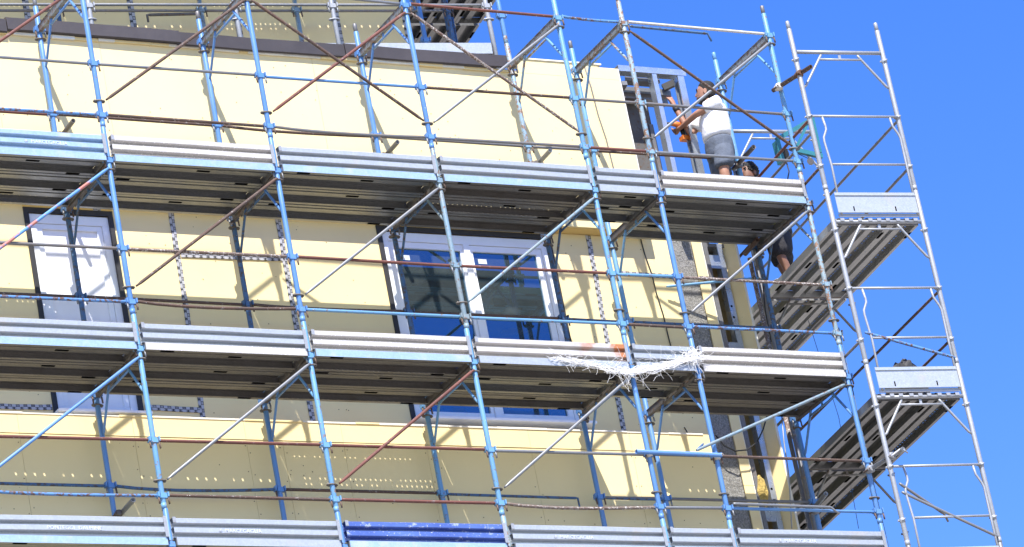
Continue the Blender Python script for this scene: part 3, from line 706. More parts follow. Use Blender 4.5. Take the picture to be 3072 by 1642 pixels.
# toe boards
def toe_mesh(L):
    m = MB(); wv_ = lambda x: (.0020*math.sin(x*5), .0014*math.sin(x*3.1))
    m.profile([(-.010, .252), (-.052, .249), (-.060, .243), (-.060, .200), (-.054, .195), (-.006, .190), (-.004, .160), (-.052, .156), (-.060, .152), (-.061, .103), (-.054, .098), (-.006, .092), (-.004, .060), (-.050, .057), (-.050, .054)], 0, L, 6, False, wv_)
    m.profile([(-.010, .252), (.002, .246), (.002, .056)], 0, L, 1)
    me = m.mesh('toe_board'); me.materials.append(M['galv_board']); return me
TM = {}
mm = MB().bb(-.012, .020, -.066, -.062, .20, .256); ME['clip'] = mm.mesh('end_clip'); ME['clip'].materials.append(M['galv_white'])
mm = MB().bb(-.030, .004, -.067, -.062, .050, .258); ME['endp'] = mm.mesh('end_plate'); ME['endp'].materials.append(M['galv_white'])
TCOL = {'A': ['strip_sky', 'galv_plaster', 'galv_board', 'galv_board', 'galv_board', 'galv_plaster'], 'B': ['galv_board', 'galv_board', 'galv_plaster', 'rust_board', 'galv_board', 'galv_plaster'], 'C': ['galv_board', 'galv_board', 'blue_board', 'galv_board', 'galv_board', 'galv_board']}
TXT = {('C', 1): ('MARCEGAGLIA', .62), ('C', 3): ('MARCEGAGLIA', .62), ('C', 5): ('MARCEGAGLIA', .62), ('C', 0): ('PONTEGGI  DALMINE', 1.05), ('A', 0): ('MARCEGAGLIA', 1.12)}
def text_mesh(s_, size, depth=.0015):
    cu = bpy.data.curves.new('lettering', 'FONT'); cu.body = s_; cu.size = size; cu.extrude = depth; cu.space_character = 1.15; cu.resolution_u = 2
    o = bpy.data.objects.new('tmp', cu); col.objects.link(o)
    bpy.context.view_layer.update()
    me = bpy.data.meshes.new_from_object(o.evaluated_get(bpy.context.evaluated_depsgraph_get())); bpy.data.objects.remove(o); return me
for lv in 'ABC':
    for i in range(6):
        L = round(PX[i+1]-PX[i]-.060, 3)
        if L not in TM: TM[L] = toe_mesh(L)
        c = TCOL[lv][i]; rng = random.Random(lv+'t%d' % i)
        o = link('toe_board', TM[L], None, (PX[i]+.030, -.004, LEV[lv]+rng.uniform(-.004, .004)), c); o.rotation_euler = (0, rng.uniform(-.003, .003), 0)
        tag(o, '%s ribbed toe board on the %s deck %s' % ({'galv_board': 'grey galvanised', 'galv_plaster': 'plaster-splashed pale', 'blue_board': 'dark blue', 'rust_board': 'rust-stained', 'strip_sky': 'sky-tinted galvanised'}[c], DECK[lv], BAY[i]), 'toe board', 'toe boards of the long side')
        link('end_plate', ME['endp'], o, (L-.006, 0, 0)); link('end_clip', ME['clip'], o, (.012, 0, 0))
        if (lv, i) in TXT:
            s_, fx = TXT[(lv, i)]; me = text_mesh(s_, .050); me.materials.append(M['letter'])
            e = link('embossed_lettering', me, o, (L*.30 if lv == 'C' else .95, -.0650, .108)); e.rotation_euler = (R(90), 0, 0)
            if s_.startswith('MARCE'):
                lg = MB(); 
                for a_ in (0, 60, 120): lg.beam(Vector((-.018*math.cos(R(a_)), 0, -.018*math.sin(R(a_)))), Vector((.018*math.cos(R(a_)), 0, .018*math.sin(R(a_)))), .003, .006, (0, 1, 0))
                lo_ = lg.build('embossed_emblem', 'letter', o, (e.location.x-.05, -.0652, .126))

# ------------------------------------------------------------------ scaffold tower on the short side
TZ = -.4246; TL = Vector((7.951, -.4295, TZ))
def tp(s_, dpt, z): return TL+TU*s_+TN*dpt+Vector((0, 0, z))
TD = [0.0, 1.8, 3.6]
ROW = ['first row', 'second row', 'third row']
TK = {1: 'topmost', 0: 'carrying the upper deck', -1: 'carrying the lower deck', -2: 'under the lower deck'}
mm = MB().path([(0, 0, -.024), (0, 0, -.018), (0, 0, .018), (0, 0, .024)], [.027, .0300, .0300, .027], 12); mm.path([(.030, -.02, -.012), (.034, .0, .0), (.030, .02, .012)], .009, 6); mm.path([(-.006, -.030, .0), (-.006, -.046, .004)], .011, 8); ME['collar'] = mm.mesh('collar'); ME['collar'].materials.append(M['galv'])
mm = MB().path([(0, PR, 0), (0, WID-PR, 0)], .0205, 12); ME['round_transom'] = mm.mesh('round_transom'); ME['round_transom'].materials.append(M['galv'])
for k in (1, 0, -1, -2):
    for j, dpt in enumerate(TD):
        if j == 2 and k == 1: continue
        c = 'galv_white' if j == 0 else ('galv_white' if k == 1 else 'galv_dull')
        if j == 0 and k == -2: c = 'galv'
        t = thing('scaffold_portal', '%s short-side frame %s, %s from the open corner' % (CW[c], TK[k], ROW[j]), 'scaffold frame', tp(0, dpt, 2*k), TH-math.pi/2, 'scaffold frames on the short side')
        for y in (0, WID):
            p = link('post', ME['post' if k == 1 else 'post_low'], t, (0, y, 0), c)
            if k == 1: link('spigot', ME['spigot'], p, None, c)
            for z in (-.10, -.775, -1.36): link('collar', ME['collar'], t, (0, y, z), c)
        link('transom', ME['round_transom'], t, None, c); link('knee_brace', ME['knee'], t, None, c); link('knee_brace', ME['knee2'], t, None, c); link('strut', ME['strut'], t, None, c)

# end guards of the tower with bent uprights, end toe boards, planks
def end_guard(z, label):
    t = thing('end_guard', label, 'guard rail', tp(0, 0, z), 0, 'end guards of the short-side decks')
    q = lambda s_, zz, d=-.03: TU*s_+TN*d+Vector((0, 0, zz))
    MB().path([q(.02, 1.221), q(1.03, 1.221)], .0135, 10).build('top_bar', 'galv_white', t)
    MB().path([q(.125, .655), q(.985, .655)], .0125, 10).build('middle_bar', 'galv_white', t)
    for pts in ([q(.135, 1.21), q(.15, 1.10), q(.148, 1.06), q(.10, .97), q(.095, .92), q(.115, .64), q(.10, .06)], [q(.935, 1.21), q(.945, 1.11), q(.99, 1.02), q(1.005, .97), q(1.0, .64), q(.995, .06)]):
        MB().path(pts, .0125, 10).build('bent_upright', 'galv_white', t)
    return t
for z, lb in ((0, 'upper'), (-2, 'lower'), (-4, 'lowest')):
    end_guard(z, 'galvanised end guard with bent uprights at the short-side %s deck' % lb)
    t = tag(MB().box(tp(.53, -.045, z+.20), (.94, .004, .235), (TU, TN, Vector((0, 0, 1)))).box(tp(.53, -.05, z+.285), (.94, .014, .010), (TU, TN, Vector((0, 0, 1)))).box(tp(.53, -.05, z+.085), (.95, .014, .008), (TU, TN, Vector((0, 0, 1)))).build('end_toe_board', 'galv_board'), 'flat galvanised end board standing on the short-side %s deck' % lb, 'toe board', 'end boards of the short-side decks')
    for sx in (.25, .74):
        MB().box(tp(sx, -.049, z+.13), (.012, .004, .05), (TU, TN, Vector((0, 0, 1)))).build('slit', 'dark', t)
    MB().box(tp(.53, -.028, z+.060), (.93, .012, .035), (TU, TN, Vector((0, 0, 1)))).build('lower_rib', 'galv_white', t)
    for seg in range(2):
        for q_, nm in ((.035, 'inner'), (.362, 'middle'), (.689, 'outer')):
            rng = random.Random(z*10+seg*3+int(q_*100)); L = 1.71
            # plank local +x along depth, +y towards -TU: start from its far side
            o = plank(tp(q_+.326, 1.8*seg+.045, z), L, 'double' if (z == 0 or nm == 'outer') else 'none', 'plank_light' if z == 0 else 'galv_plank', '%s row steel plank of the short-side %s deck, %s' % (nm, lb, 'next to the end board' if seg == 0 else 'beyond the second frame'), rz=TH+math.pi/2, group='short-side deck planks')
            if seg == 0:
                for hy in (.06, .163, .266):
                    h_ = MB().box((0, 0, .0), (.060, .046, .006)).box((-.029, 0, -.014), (.005, .046, .03)).build('front_hook', 'galv_white', o, (-.045, hy, .026))
# long rails of the tower, running back from the end frame
TR_ = []
for z, lb in ((0, 'upper'), (-2, 'lower')):
    for dz, role, ci, co in ((1.20, 'upper', 'red_rust', 'galv_dull'), (.64, 'lower', 'rust', 'galv_dull')):
        for s_, side, c in ((0.0, 'inner', ci if z == 0 else 'galv_dull'), (1.05, 'outer', co if z == 0 else 'rust')):
            for seg in range(2):
                rail(tp(s_, 1.8*seg+.04, z+dz), tp(s_, 1.8*seg+1.76, z+dz), c, '%s %s %s guard rail of the short-side %s deck, %s' % (CW[c], side, role, lb, 'next to the end guard' if seg == 0 else 'beyond the second frame'), group='guard rails of the short side')
rail(tp(0, .05, 1.05), tp(0, 1.76, 1.05), 'galv_dull', 'dull grey extra tube under the red-brown short-side rail', r=.015)
rail(tp(.05, -.03, -2+.72+.0), tp(1.03, -.03, -2+.42), 'blue_rust', 'blue half-rusted brace across the end of the short-side lower deck', name='diagonal_brace', cat='brace', r=.0155)
rail(tp(.05, -.03, -4+.94), tp(1.03, -.03, -4+.42), 'galv', 'grey brace across the end of the short-side lowest deck', name='diagonal_brace', cat='brace', r=.0155)
rail(at(2262, 1216, -.47), at(2375, 1293, -.47), 'galv_dull', 'dull loose tube with a hanging tip inside the lowest end guard', r=.0155, hook=(.02, -.01, -.09))
# tubes coupling tower and long side
for (pa_, pb_, c, lb) in ((at(1945, 228, .05), at(2040, 168, -.62), 'rust', 'rusty tube clamping the topmost corner frame to the short-side frame'), (at(2175, 1190, .05), at(2272, 1130, -.62), 'galv_white', 'whitish tube clamping the corner frame to the short-side frame below the lower deck')):
    tag(MB().tube(pa_, pb_, .0242, 14, True).build('scaffold_tube', c), lb, 'scaffold tube')
    coupler(pa_+(pb_-pa_)*.16, 'coupler at the long-side end of the %s' % ('rusty corner tube' if c == 'rust' else 'whitish corner tube'), 'white_plaster' if c == 'rust' else 'galv_white', 1.15)
    coupler(pa_+(pb_-pa_)*.70, 'coupler at the short-side end of the %s' % ('rusty corner tube' if c == 'rust' else 'whitish corner tube'), 'coupler_rust' if c == 'rust' else 'galv_white', 1.15)
rail(at(2240, 1150, -.55), at(2268, 1128, -.6), 'galv_white', 'short white rod with a bent tip beside the whitish corner tube', r=.012, hook=(.05, -.02, -.06), name='rod', cat='rod')
# inner corner standards and stubs
p_ = Vector((8.05, 1.0, .96))
tag(MB().tube((7.96, 1.12, .98), (7.93, .62, .99), .026, 14, True).build('scaffold_tube', 'galv_dull'), 'grey open tube stub pointing out beside the worker in grey shorts', 'scaffold tube')
coupler((7.98, 1.03, .98), 'dull coupler holding the open stub beside the worker in grey shorts', 'galv_dull', 1.1)
tag(MB().tube((8.02, 1.14, .97), (8.02, 1.14, -.2), .024, 12).build('scaffold_tube', 'galv_dull'), 'grimy upright tube beside the worker in grey shorts', 'scaffold tube')
tag(MB().tube((7.90, 1.16, -.02), (7.84, .80, -.03), .026, 14, True).build('scaffold_tube', 'rust'), 'brown tube stub with bolt hole under the top deck at the open corner', 'scaffold tube')
coupler((8.0, 1.02, -.06), 'grimy coupler under the top deck at the open corner', 'coupler')
for (z0, z1, c, lb) in ((-.1, -2.2, 'plaster_rust', 'plaster-caked upright beside the corner frame over the middle deck'), (-2.12, -3.3, 'galv_dull', 'dull upright with wire tie beside the corner frame over the bottom deck')):
    tag(MB().tube((7.90, 1.10, z0), (7.92, 1.12, z1), .0242, 12, True).build('scaffold_tube', c), lb, 'scaffold tube')
tag(MB().tube((7.98, 1.12, -3.02), (7.93, .72, -2.99), .0242, 14, True).build('scaffold_tube', 'galv_white'), 'whitish open tube stub at the open corner over the bottom deck', 'scaffold tube')
coupler((7.96, 1.0, -3.06), 'whitish coupler at the open corner over the bottom deck', 'galv_white', 1.1)
rail((6.95, YB-.08, -.36), (7.96, 1.10, -.33), 'light_blue', 'light blue tube running behind the corner bay rail over the middle deck', r=.014, hook=(.03, -.02, -.05), name='scaffold_tube', cat='scaffold tube')

# teal hoist on the second short-side frame
h = thing('hoist', 'teal swing-arm hoist with pulley mounted on the short-side scaffold', 'hoist', tp(0, .9, 0))
hp = lambda x_, y_, yy=.55: at(x_, y_, yy)-tp(0, .9, 0)
for n_, a_, b_, wd in (('arm', (1953, 352), (2035, 305), .045), ('stay', (2005, 368), (2032, 310), .026), ('lower_arm', (1998, 378), (2068, 394), .05), ('mast', (2042, 297), (2062, 385), .042)):
    MB().beam(hp(*a_), hp(*b_), wd*.8, wd).build(n_, 'teal', h)
MB().beam(hp(1952, 358), hp(1966, 412), .05, .085, (0, 1, 0)).build('end_plate', 'teal', h)
MB().tube(hp(1972, 385, .50), hp(1974, 390, .62), .05, 14).build('pulley', 'black', h)
MB().tube(hp(2038, 405, .48), hp(2040, 408, .60), .035, 14).build('pulley', 'galv_dull', h)
MB().path([hp(1974, 392), hp(1985, 432), hp(1978, 470)], .007, 6).build('hook_cord', 'black', h)
MB().path([hp(1972, 372), hp(2036, 400)], .004, 6).build('cable', 'black', h)
tag(MB().path([tp(.04, .45, -1.0), tp(.06, .5, -3), tp(.10, .5, -6.5)], .005, 6).build('hoist_cable', 'dark_blue'), 'thin blue hoist cable hanging beside the short-side uprights', 'cable')
tag(MB().path([at(1985, 600, 1.9), at(2000, 700, 1.9), at(2110, 1050, 1.9), at(2160, 1330, 1.9)], .0035, 6).build('rope', 'dark_blue'), 'thin dark rope hanging behind the corner frame', 'rope')
tag(MB().path([at(1966, 1040, 1.2), at(1972, 1110, 1.2), at(1985, 1200, 1.2), at(1992, 1330, 1.2)], .007, 6).build('rope', 'galv_white'), 'white cord hanging along the cut side board', 'rope')

# black sack lying on the lower tower deck
sk = MB(); rng = random.Random(4); n1, n2 = 9, 14
cen = at(2276, 925, -.10); cen.z = TZ-2+.05
for i in range(n1):
    ph = math.pi*.5*i/(n1-1)
    for j in range(n2):
        a_ = 2*math.pi*j/n2; r_ = math.cos(ph)*(1+.2*math.sin(3*a_)+rng.uniform(-.12, .12)); sk.v.append(cen+TU*(.24*r_*math.cos(a_))+TN*(.13*r_*math.sin(a_))+Vector((0, 0, .53*math.sin(ph)**.7*(1+rng.uniform(-.1, .1)))))
for i in range(n1-1):
    for j in range(n2): sk.face((i*n2+j, i*n2+(j+1) % n2, (i+1)*n2+(j+1) % n2, (i+1)*n2+j))
tag(sk.build('sack', 'membrane'), 'crumpled dark plastic sack on the short-side lower deck behind the end board', 'sack')

# ------------------------------------------------------------------ scaffold of the set-back upper storey
UZ = 2.70; UO = 2.6
random.seed(11)
UX = [-.40, 1.36, 2.95, 4.03, 5.78]
UN_ = ['beyond the white window', 'over the white window', 'over the taped joints', 'over the blue window', 'at the end of the coping']
def upt(x, off, z): return Vector((x, uy(x, UO), z))+UN*off
mm = MB().tube((0, 0, -.95), (0, 0, 1.95), PR, 12); ME['up_post'] = mm.mesh('post'); ME['up_post'].materials.append(M['galv_white'])
for i, x in enumerate(UX):
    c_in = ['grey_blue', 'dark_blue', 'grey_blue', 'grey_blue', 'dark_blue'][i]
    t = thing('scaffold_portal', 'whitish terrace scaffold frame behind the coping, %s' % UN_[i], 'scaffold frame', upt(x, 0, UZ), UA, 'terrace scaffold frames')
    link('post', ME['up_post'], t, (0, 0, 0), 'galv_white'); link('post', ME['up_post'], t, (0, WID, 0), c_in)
    for y, zs in ((0, (.52, 1.05)), (WID, (1.05,))):
        for z in zs:
            b = link('rail_bracket', ME['bracket'], t, (0, y, z), 'galv_white' if y == 0 else c_in); [link('wedge_pin', ME['pin'], b, (s_*.049, 0, 0), 'galv' if y == 0 else 'pin') for s_ in (-1, 1)]
    link('brace_lug', ME['lug'], t, (0, 0, .36), 'galv_white')
    for q in (0, 1.96): link('transom', ME['transom'], t, (0, 0, q-.02), 'galv')
    link('knee_brace', ME['knee'], t, (0, 0, 1.96), 'blue'); link('knee_brace', ME['knee2'], t, (0, 0, 1.96), 'blue')
for i in range(4):
    a_, b_ = UX[i], UX[i+1]; nm = ['over the white window', 'over the taped joints', 'over the gap before the blue window', 'over the blue window'][i]
    for off, dz, c, role in ((0, .54, 'galv', 'lower outer'), (0, 1.06, 'galv', 'upper outer'), (WID, 1.05, 'galv_dull', 'inner')):
        rail(upt(a_+.04, off, UZ+dz), upt(b_-.04, off, UZ+dz), c, '%s %s rail of the terrace scaffold %s' % (CW[c], role, nm), group='terrace scaffold rails')
    for zz, lv_ in ((UZ, 'lower'), (UZ+1.96, 'upper')):
        for y, rn in ((-.03, 'outer'), (.30, 'middle'), (.64, 'inner')):
            L = (Vector((b_, uy(b_, UO), 0))-Vector((a_, uy(a_, UO), 0))).length-.08
            plank(upt(a_, y, zz)+UU*.04, L, 'double' if (i+int(y*3)) % 2 else 'single', 'galv_plank', '%s row plank of the terrace scaffold %s deck %s' % (rn, lv_, nm), UA, 'terrace scaffold planks')
    p0 = upt(a_+.05, -.04, UZ); 
    tag(MB().beam(p0+Vector((0, 0, -.015)), upt(b_-.05, -.04, UZ-.015), .012, .13).build('toe_board', 'galv_board'), 'pale toe board of the terrace scaffold %s' % nm, 'toe board', 'terrace scaffold toe boards')
for i, (xa, za, xb, zb, c) in enumerate(((.9, 3.95, 1.34, 3.0, 'galv_dull'), (4.6-1.95, 3.95, 2.93, 3.0, 'galv_dull'))):
    rail(upt(xa-.9, .4, za+.1), upt(xb-.02, .04, zb+.35), c, 'dull tube brace of the terrace scaffold %s' % UN_[i+1], name='diagonal_brace', cat='brace', r=.016)
ha_ = at_line(505, 35, 3.55, 1.1, UK); hb_ = at_line(370, 38, 3.55, 1.1, UK)
rail(ha_, hb_, 'transom', 'dark tube with a hooked end lying along the terrace scaffold inner rail', r=.017, hook=(.0, 0, -.085))
# its end runs back along the side: posts and planks seen from below
for q, nm in ((0, 'inner'), (.33, 'middle'), (.66, 'outer')):
    for seg in range(2):
        p0 = upt(6.00, 0, UZ+1.96)+UU*(q+.326)+UN*(1.2+1.8*seg)
        plank(p0, 1.74, 'none', 'galv_plank', '%s row plank of the terrace scaffold side run, %s' % (nm, 'nearer the coping' if seg == 0 else 'farther back'), UA+math.pi/2, 'terrace side run planks')
for (px_, py_, yy, c, lb) in ((1062, 60, 2.95, 'blue', 'inner blue standard of the terrace side run'), (1126, 60, 3.1, 'dark_blue', 'dark blue standard of the terrace side run'), (1256, 20, 2.3, 'blue', 'outer blue standard of the terrace side run')):
    p = at(px_, py_, yy)
    t = thing('standard', lb, 'scaffold post', (p.x, p.y, 1.75), UA)
    MB().tube((0, 0, 0), (0, 0, 3.2), PR, 12).build('post', c, t)
    MB().path([(0, .03, 1.9), (.0, .35, 2.5)] if c == 'blue' else [(.06, .0, 1.0), (.07, 0, 2.0)], .0135, 8).build('knee_brace', c, t)
    link('rail_bracket', ME['bracket'], t, (0, 0, 1.6), c)

# ------------------------------------------------------------------ cables and torn netting
tag(MB().path([at(x_, y_, YB-.012) for x_, y_ in ((1608, 588), (1622, 640), (1640, 690), (1652, 740), (1668, 790), (1682, 850), (1690, 880))], .0065, 6).build('cable', 'black'), 'black cable hanging down the window wall beside the rough column', 'cable')
tag(MB().path([at(x_, y_, YA-.008) for x_, y_ in ((1470, 165), (1487, 220), (1505, 290), (1525, 350), (1545, 430), (1550, 450))], .007, 6).build('cable', 'galv_dull'), 'grey cable running down the upper parapet beside the stud frame', 'cable')
tag(MB().path([at(x_, y_, YB-.12) for x_, y_ in ((1800, 1095), (1822, 1122), (1850, 1135), (1880, 1132), (1905, 1112), (1920, 1080), (1930, 1045))], .008, 6).build('cable', 'black'), 'black cable looping across the open corner below the middle deck', 'cable')
tag(MB().path([at(x_, y_, YB-.012) for x_, y_ in ((1722, 1075), (1740, 1110), (1752, 1140))], .005, 6).build('cable', 'black'), 'short dark cable below the rough column foot', 'cable')
tag(MB().path([at(x_, y_, 1.16) for x_, y_ in ((1912, 640), (1918, 700), (1925, 780), (1940, 860))], .007, 6).build('cable', 'black'), 'black cable wound along the plaster-caked corner upright', 'cable')

random.seed(9); nm_ = MB()
BAND = [(1372, 897), (1440, 905), (1500, 918), (1550, 930), (1590, 932), (1640, 924), (1690, 914), (1725, 903), (1752, 896)]
def band(t_):
    u = t_*(len(BAND)-1); i_ = min(int(u), len(BAND)-2); f_ = u-i_
    return BAND[i_][0]*(1-f_)+BAND[i_+1][0]*f_, BAND[i_][1]*(1-f_)+BAND[i_+1][1]*f_
for k in range(330):                                          # long matted fibres lying along the deck edge
    a_ = random.random(); L_ = random.uniform(.06, .22); n = 8; sag = abs(random.gauss(0, 5)); o1, o2 = random.gauss(0, 4.5), random.gauss(0, 4.5); pts = []
    if a_ < .30 and random.random() < .6: continue
    ph, am = random.random()*6, random.uniform(.5, 2.2)
    for q in range(n+1):
        t_ = min(1, a_+L_*q/n); bx, by_ = band(t_); f_ = q/n
        pts.append(at(bx, by_+o1*(1-f_)+o2*f_+sag*math.sin(math.pi*f_)+am*math.sin(ph+f_*7), -.078-.012*math.sin(ph+q)))
    nm_.path(pts, random.uniform(.0016, .0036), 4, False)
for k in range(120):                                          # knot around the second post of the narrow bay
    p = at(random.gauss(1744, 11), random.gauss(898, 7), -.08); d = Vector((random.uniform(-1, 1), random.uniform(-.4, .2), random.uniform(-.7, .7))); ph = random.random()*6; c_ = Vector((-d.z, 0, d.x))
    nm_.path([p+d*(.018*q)+c_*(.010*math.sin(ph+q*.9)) for q in range(6)], .0028, 4, False)
for k in range(150):                                          # thin fibres scattered over the board
    t_ = random.random()**.8; bx, by_ = band(t_); p = at(bx, by_+random.gauss(-6, 9), -.08); d = Vector((random.uniform(-1, 1), -.05, random.uniform(-.6, .5))).normalized(); c_ = Vector((-d.z, 0, d.x)); ph = random.random()*6; cv = random.uniform(-.005, .005)
    nm_.path([p+d*(.022*q)+c_*(cv*q*q*.5+.004*math.sin(ph+q)) for q in range(random.randint(4, 8))], .0013, 3, False)
for k in range(80):                                           # frayed ends hanging and curling
    t_ = random.choice((random.uniform(.05, .5), random.uniform(.3, .75), random.uniform(.9, 1))); bx, by_ = band(t_); p = at(bx, by_+random.uniform(-2, 8), -.08)
    d = Vector((random.uniform(-.5, 1), -.1, random.uniform(-.9, -.05))).normalized(); c_ = Vector((-d.z, 0, d.x)); ph = random.random()*6; cv = random.uniform(-.006, .006)
    nm_.path([p+d*(.020*q)+c_*(cv*q*q*.5+.004*math.sin(ph+q)) for q in range(random.randint(4, 10))], .0016, 3, False)
o = nm_.build('torn_netting', 'netting'); tag(o, 'shredded white plastic netting caught on the middle deck around the narrow bay', 'netting', None, 'stuff')

# print on the side board
me = text_mesh('CE', .11, .0008); me.materials.append(M['ink'])
c0 = S0+RV_*.08-RV_.cross(Vector((0, 0, 1)))*.0112
o = link('printed_mark', me, bld); o.matrix_parent_inverse = Matrix.Identity(4)
zax = -RV_.cross(Vector((0, 0, 1))); xax = Vector((0, 0, -1)); yax = zax.cross(xax)
o.matrix_basis = Matrix(((xax.x, yax.x, zax.x, c0.x), (xax.y, yax.y, zax.y, c0.y), (xax.z, yax.z, zax.z, 20.8-1.07), (0, 0, 0, 1)))

# ------------------------------------------------------------------ people
def skin_body(name, chains, mat, root, parent=None, sub=2):
    vs = []; es = []; rs = []; idx = {}
    for ch in chains:
        prev = None
        for (p, r) in ch:
            key = tuple(round(c_, 4) for c_ in p)
            if key not in idx: idx[key] = len(vs); vs.append(Vector(p)); rs.append(r)
            i = idx[key]
            if prev is not None and prev != i: es.append((prev, i))
            prev = i
    me = bpy.data.meshes.new(name); me.from_pydata(vs, es, []); me.materials.append(M[mat])
    o = bpy.data.objects.new(name, me); col.objects.link(o)
    if parent: o.parent = parent
    o.modifiers.new('skin', 'SKIN')
    for i, sv in enumerate(me.skin_vertices[0].data):
        r = rs[i]; sv.radius = (r, r) if not isinstance(r, tuple) else r; sv.use_root = False
    me.skin_vertices[0].data[idx[tuple(round(c_, 4) for c_ in root)]].use_root = True
    s_ = o.modifiers.new('sub', 'SUBSURF'); s_.levels = sub; s_.render_levels = sub
    o.modifiers['skin'].use_smooth_shade = True
    return o
def loft(rings, n=18, caps=(True, True), wr=0.0, seed=1):
    """rings: (centre, axis-a vector, axis-b vector)"""
    rng = random.Random(seed); m = MB()
    for c_, a_, b_ in rings:
        c_, a_, b_ = Vector(c_), Vector(a_), Vector(b_)
        for k in range(n):
            t_ = 2*math.pi*k/n; f_ = 1+rng.uniform(-wr, wr); m.v.append(c_+(a_*math.cos(t_)+b_*math.sin(t_))*f_)
    for i in range(len(rings)-1):
        for k in range(n): m.face((i*n+k, i*n+(k+1) % n, (i+1)*n+(k+1) % n, (i+1)*n+k), True)
    if caps[0]: m.face([k for k in reversed(range(n))])
    if caps[1]: m.face([(len(rings)-1)*n+k for k in range(n)])
    return m
def subd(o, l=1):
    s_ = o.modifiers.new('sub', 'SUBSURF'); s_.levels = l; s_.render_levels = l; return o
def head(parent, c, face, hair_mat, skin, curly=False, beard=True):
    """c: head centre, face: unit direction of the face"""
    f = Vector(face).normalized(); sd_ = f.cross(Vector((0, 0, 1))).normalized(); u = sd_.cross(f)
    rg = []
    for (z, fo, ra, rb) in ((-.125, .030, .030, .028), (-.112, .032, .052, .046), (-.085, .022, .072, .060), (-.045, .012, .086, .070), (0, .004, .095, .075), (.045, -.004, .097, .077), (.085, -.008, .083, .068), (.112, -.010, .055, .047), (.124, -.010, .022, .02)):
        rg.append((Vector(c)+u*z+f*fo, f*ra, sd_*rb))
    hd = subd(loft(rg, 16).build('head', skin, parent))
    m = MB().path([Vector(c)+f*.090+u*.014, Vector(c)+f*.100-u*.010, Vector(c)+f*.106-u*.028, Vector(c)+f*.090-u*.036], [.009, .011, .013, .008], 8); m.build('nose', skin, hd)
    for s_ in (-1, 1):
        m = loft([(Vector(c)+sd_*s_*(.070+q*.010)-f*(.005+q*.004)-u*.012, f*r1, u*r2) for q, r1, r2 in ((0, .018, .026), (1, .022, .034), (1.6, .016, .028))], 10); m.build('ear', skin, hd)
        loft([(Vector(c)+f*(.086+q)+sd_*s_*.033+u*.012, sd_*r_, u*r_*.6) for q, r_ in ((0, .012), (.006, .010), (.009, .004))], 8).build('eye', 'black', hd)
        MB().path([Vector(c)+f*.094+sd_*s_*.016+u*.032, Vector(c)+f*.086+sd_*s_*.052+u*.034], .006, 6).build('eyebrow', hair_mat, hd)
    MB().path([Vector(c)+f*.094-sd_*.024-u*.062, Vector(c)+f*.100-u*.060, Vector(c)+f*.094+sd_*.024-u*.062], .006, 6).build('mouth', 'coupler_rust', hd)
    hr = []
    for (z, fo, ra, rb) in ((-.075, -.055, .046, .060), (-.04, -.042, .066, .074), (0, -.030, .080, .081), (.045, -.018, .096, .085), (.088, -.012, .092, .078), (.118, -.010, .066, .058), (.134, -.010, .026, .024)):
        k_ = 1.08 if curly else 1.0; hr.append((Vector(c)+u*z*k_+f*fo, f*ra*k_, sd_*rb*k_))
    subd(loft(hr, 22, (True, True), .05 if curly else .02, 3).build('hair', hair_mat, parent))
    if curly:
        rng = random.Random(2); m = MB()
        for k in range(170):
            d = Vector((rng.gauss(0, 1), rng.gauss(0, 1), abs(rng.gauss(0, 1))*.9-.15)).normalized(); p = Vector(c)-f*.018+u*.02+Vector((d.x*.088, d.y*.088, d.z*.115))
            if (p-Vector(c)).dot(f) > .062 and d.z < .62: continue
            m.path([p, p+d*.012+Vector((rng.uniform(-.01, .01), 0, rng.uniform(-.01, .01)))], [.013, .009], 5)
        m.build('curls', hair_mat, parent)
    if beard:
        bd = []
        for (z, fo, ra, rb) in ((-.130, .030, .030, .030), (-.115, .032, .056, .050), (-.088, .022, .0755, .0635), (-.066, .016, .0800, .0660)): bd.append((Vector(c)+u*z+f*fo, f*ra, sd_*rb))
        loft(bd, 18, (True, False), .01).build('beard', hair_mat, parent)
def fingers(base, d, side, nrm, r=.0085, curl=.7):
    """five chains out of the palm"""
    base = Vector(base); d = Vector(d).normalized(); side = Vector(side).normalized(); nrm = Vector(nrm).normalized(); out = []
    palm = base+d*.045
    for k, (o_, L) in enumerate(((-.030, .066), (-.010, .076), (.010, .072), (.028, .058))):
        q0 = base+d*.085+side*o_; q1 = q0+(d*math.cos(curl*.6)+nrm*math.sin(curl*.6))*L*.5; q2 = q1+(d*math.cos(curl*1.9)+nrm*math.sin(curl*1.9))*L*.5
        out.append([(tuple(palm), .030), (tuple(q0), .0105), (tuple(q1), .0092), (tuple(q2), .0075)])
    q0 = base+d*.03-side*.036+nrm*.012; q1 = q0+(d*.6-side*.5+nrm*.5).normalized()*.038; q2 = q1+(d*.8+nrm*.5).normalized()*.03
    out.append([(tuple(palm), .030), (tuple(q0), .013), (tuple(q1), .0105), (tuple(q2), .0085)])
    return palm, out

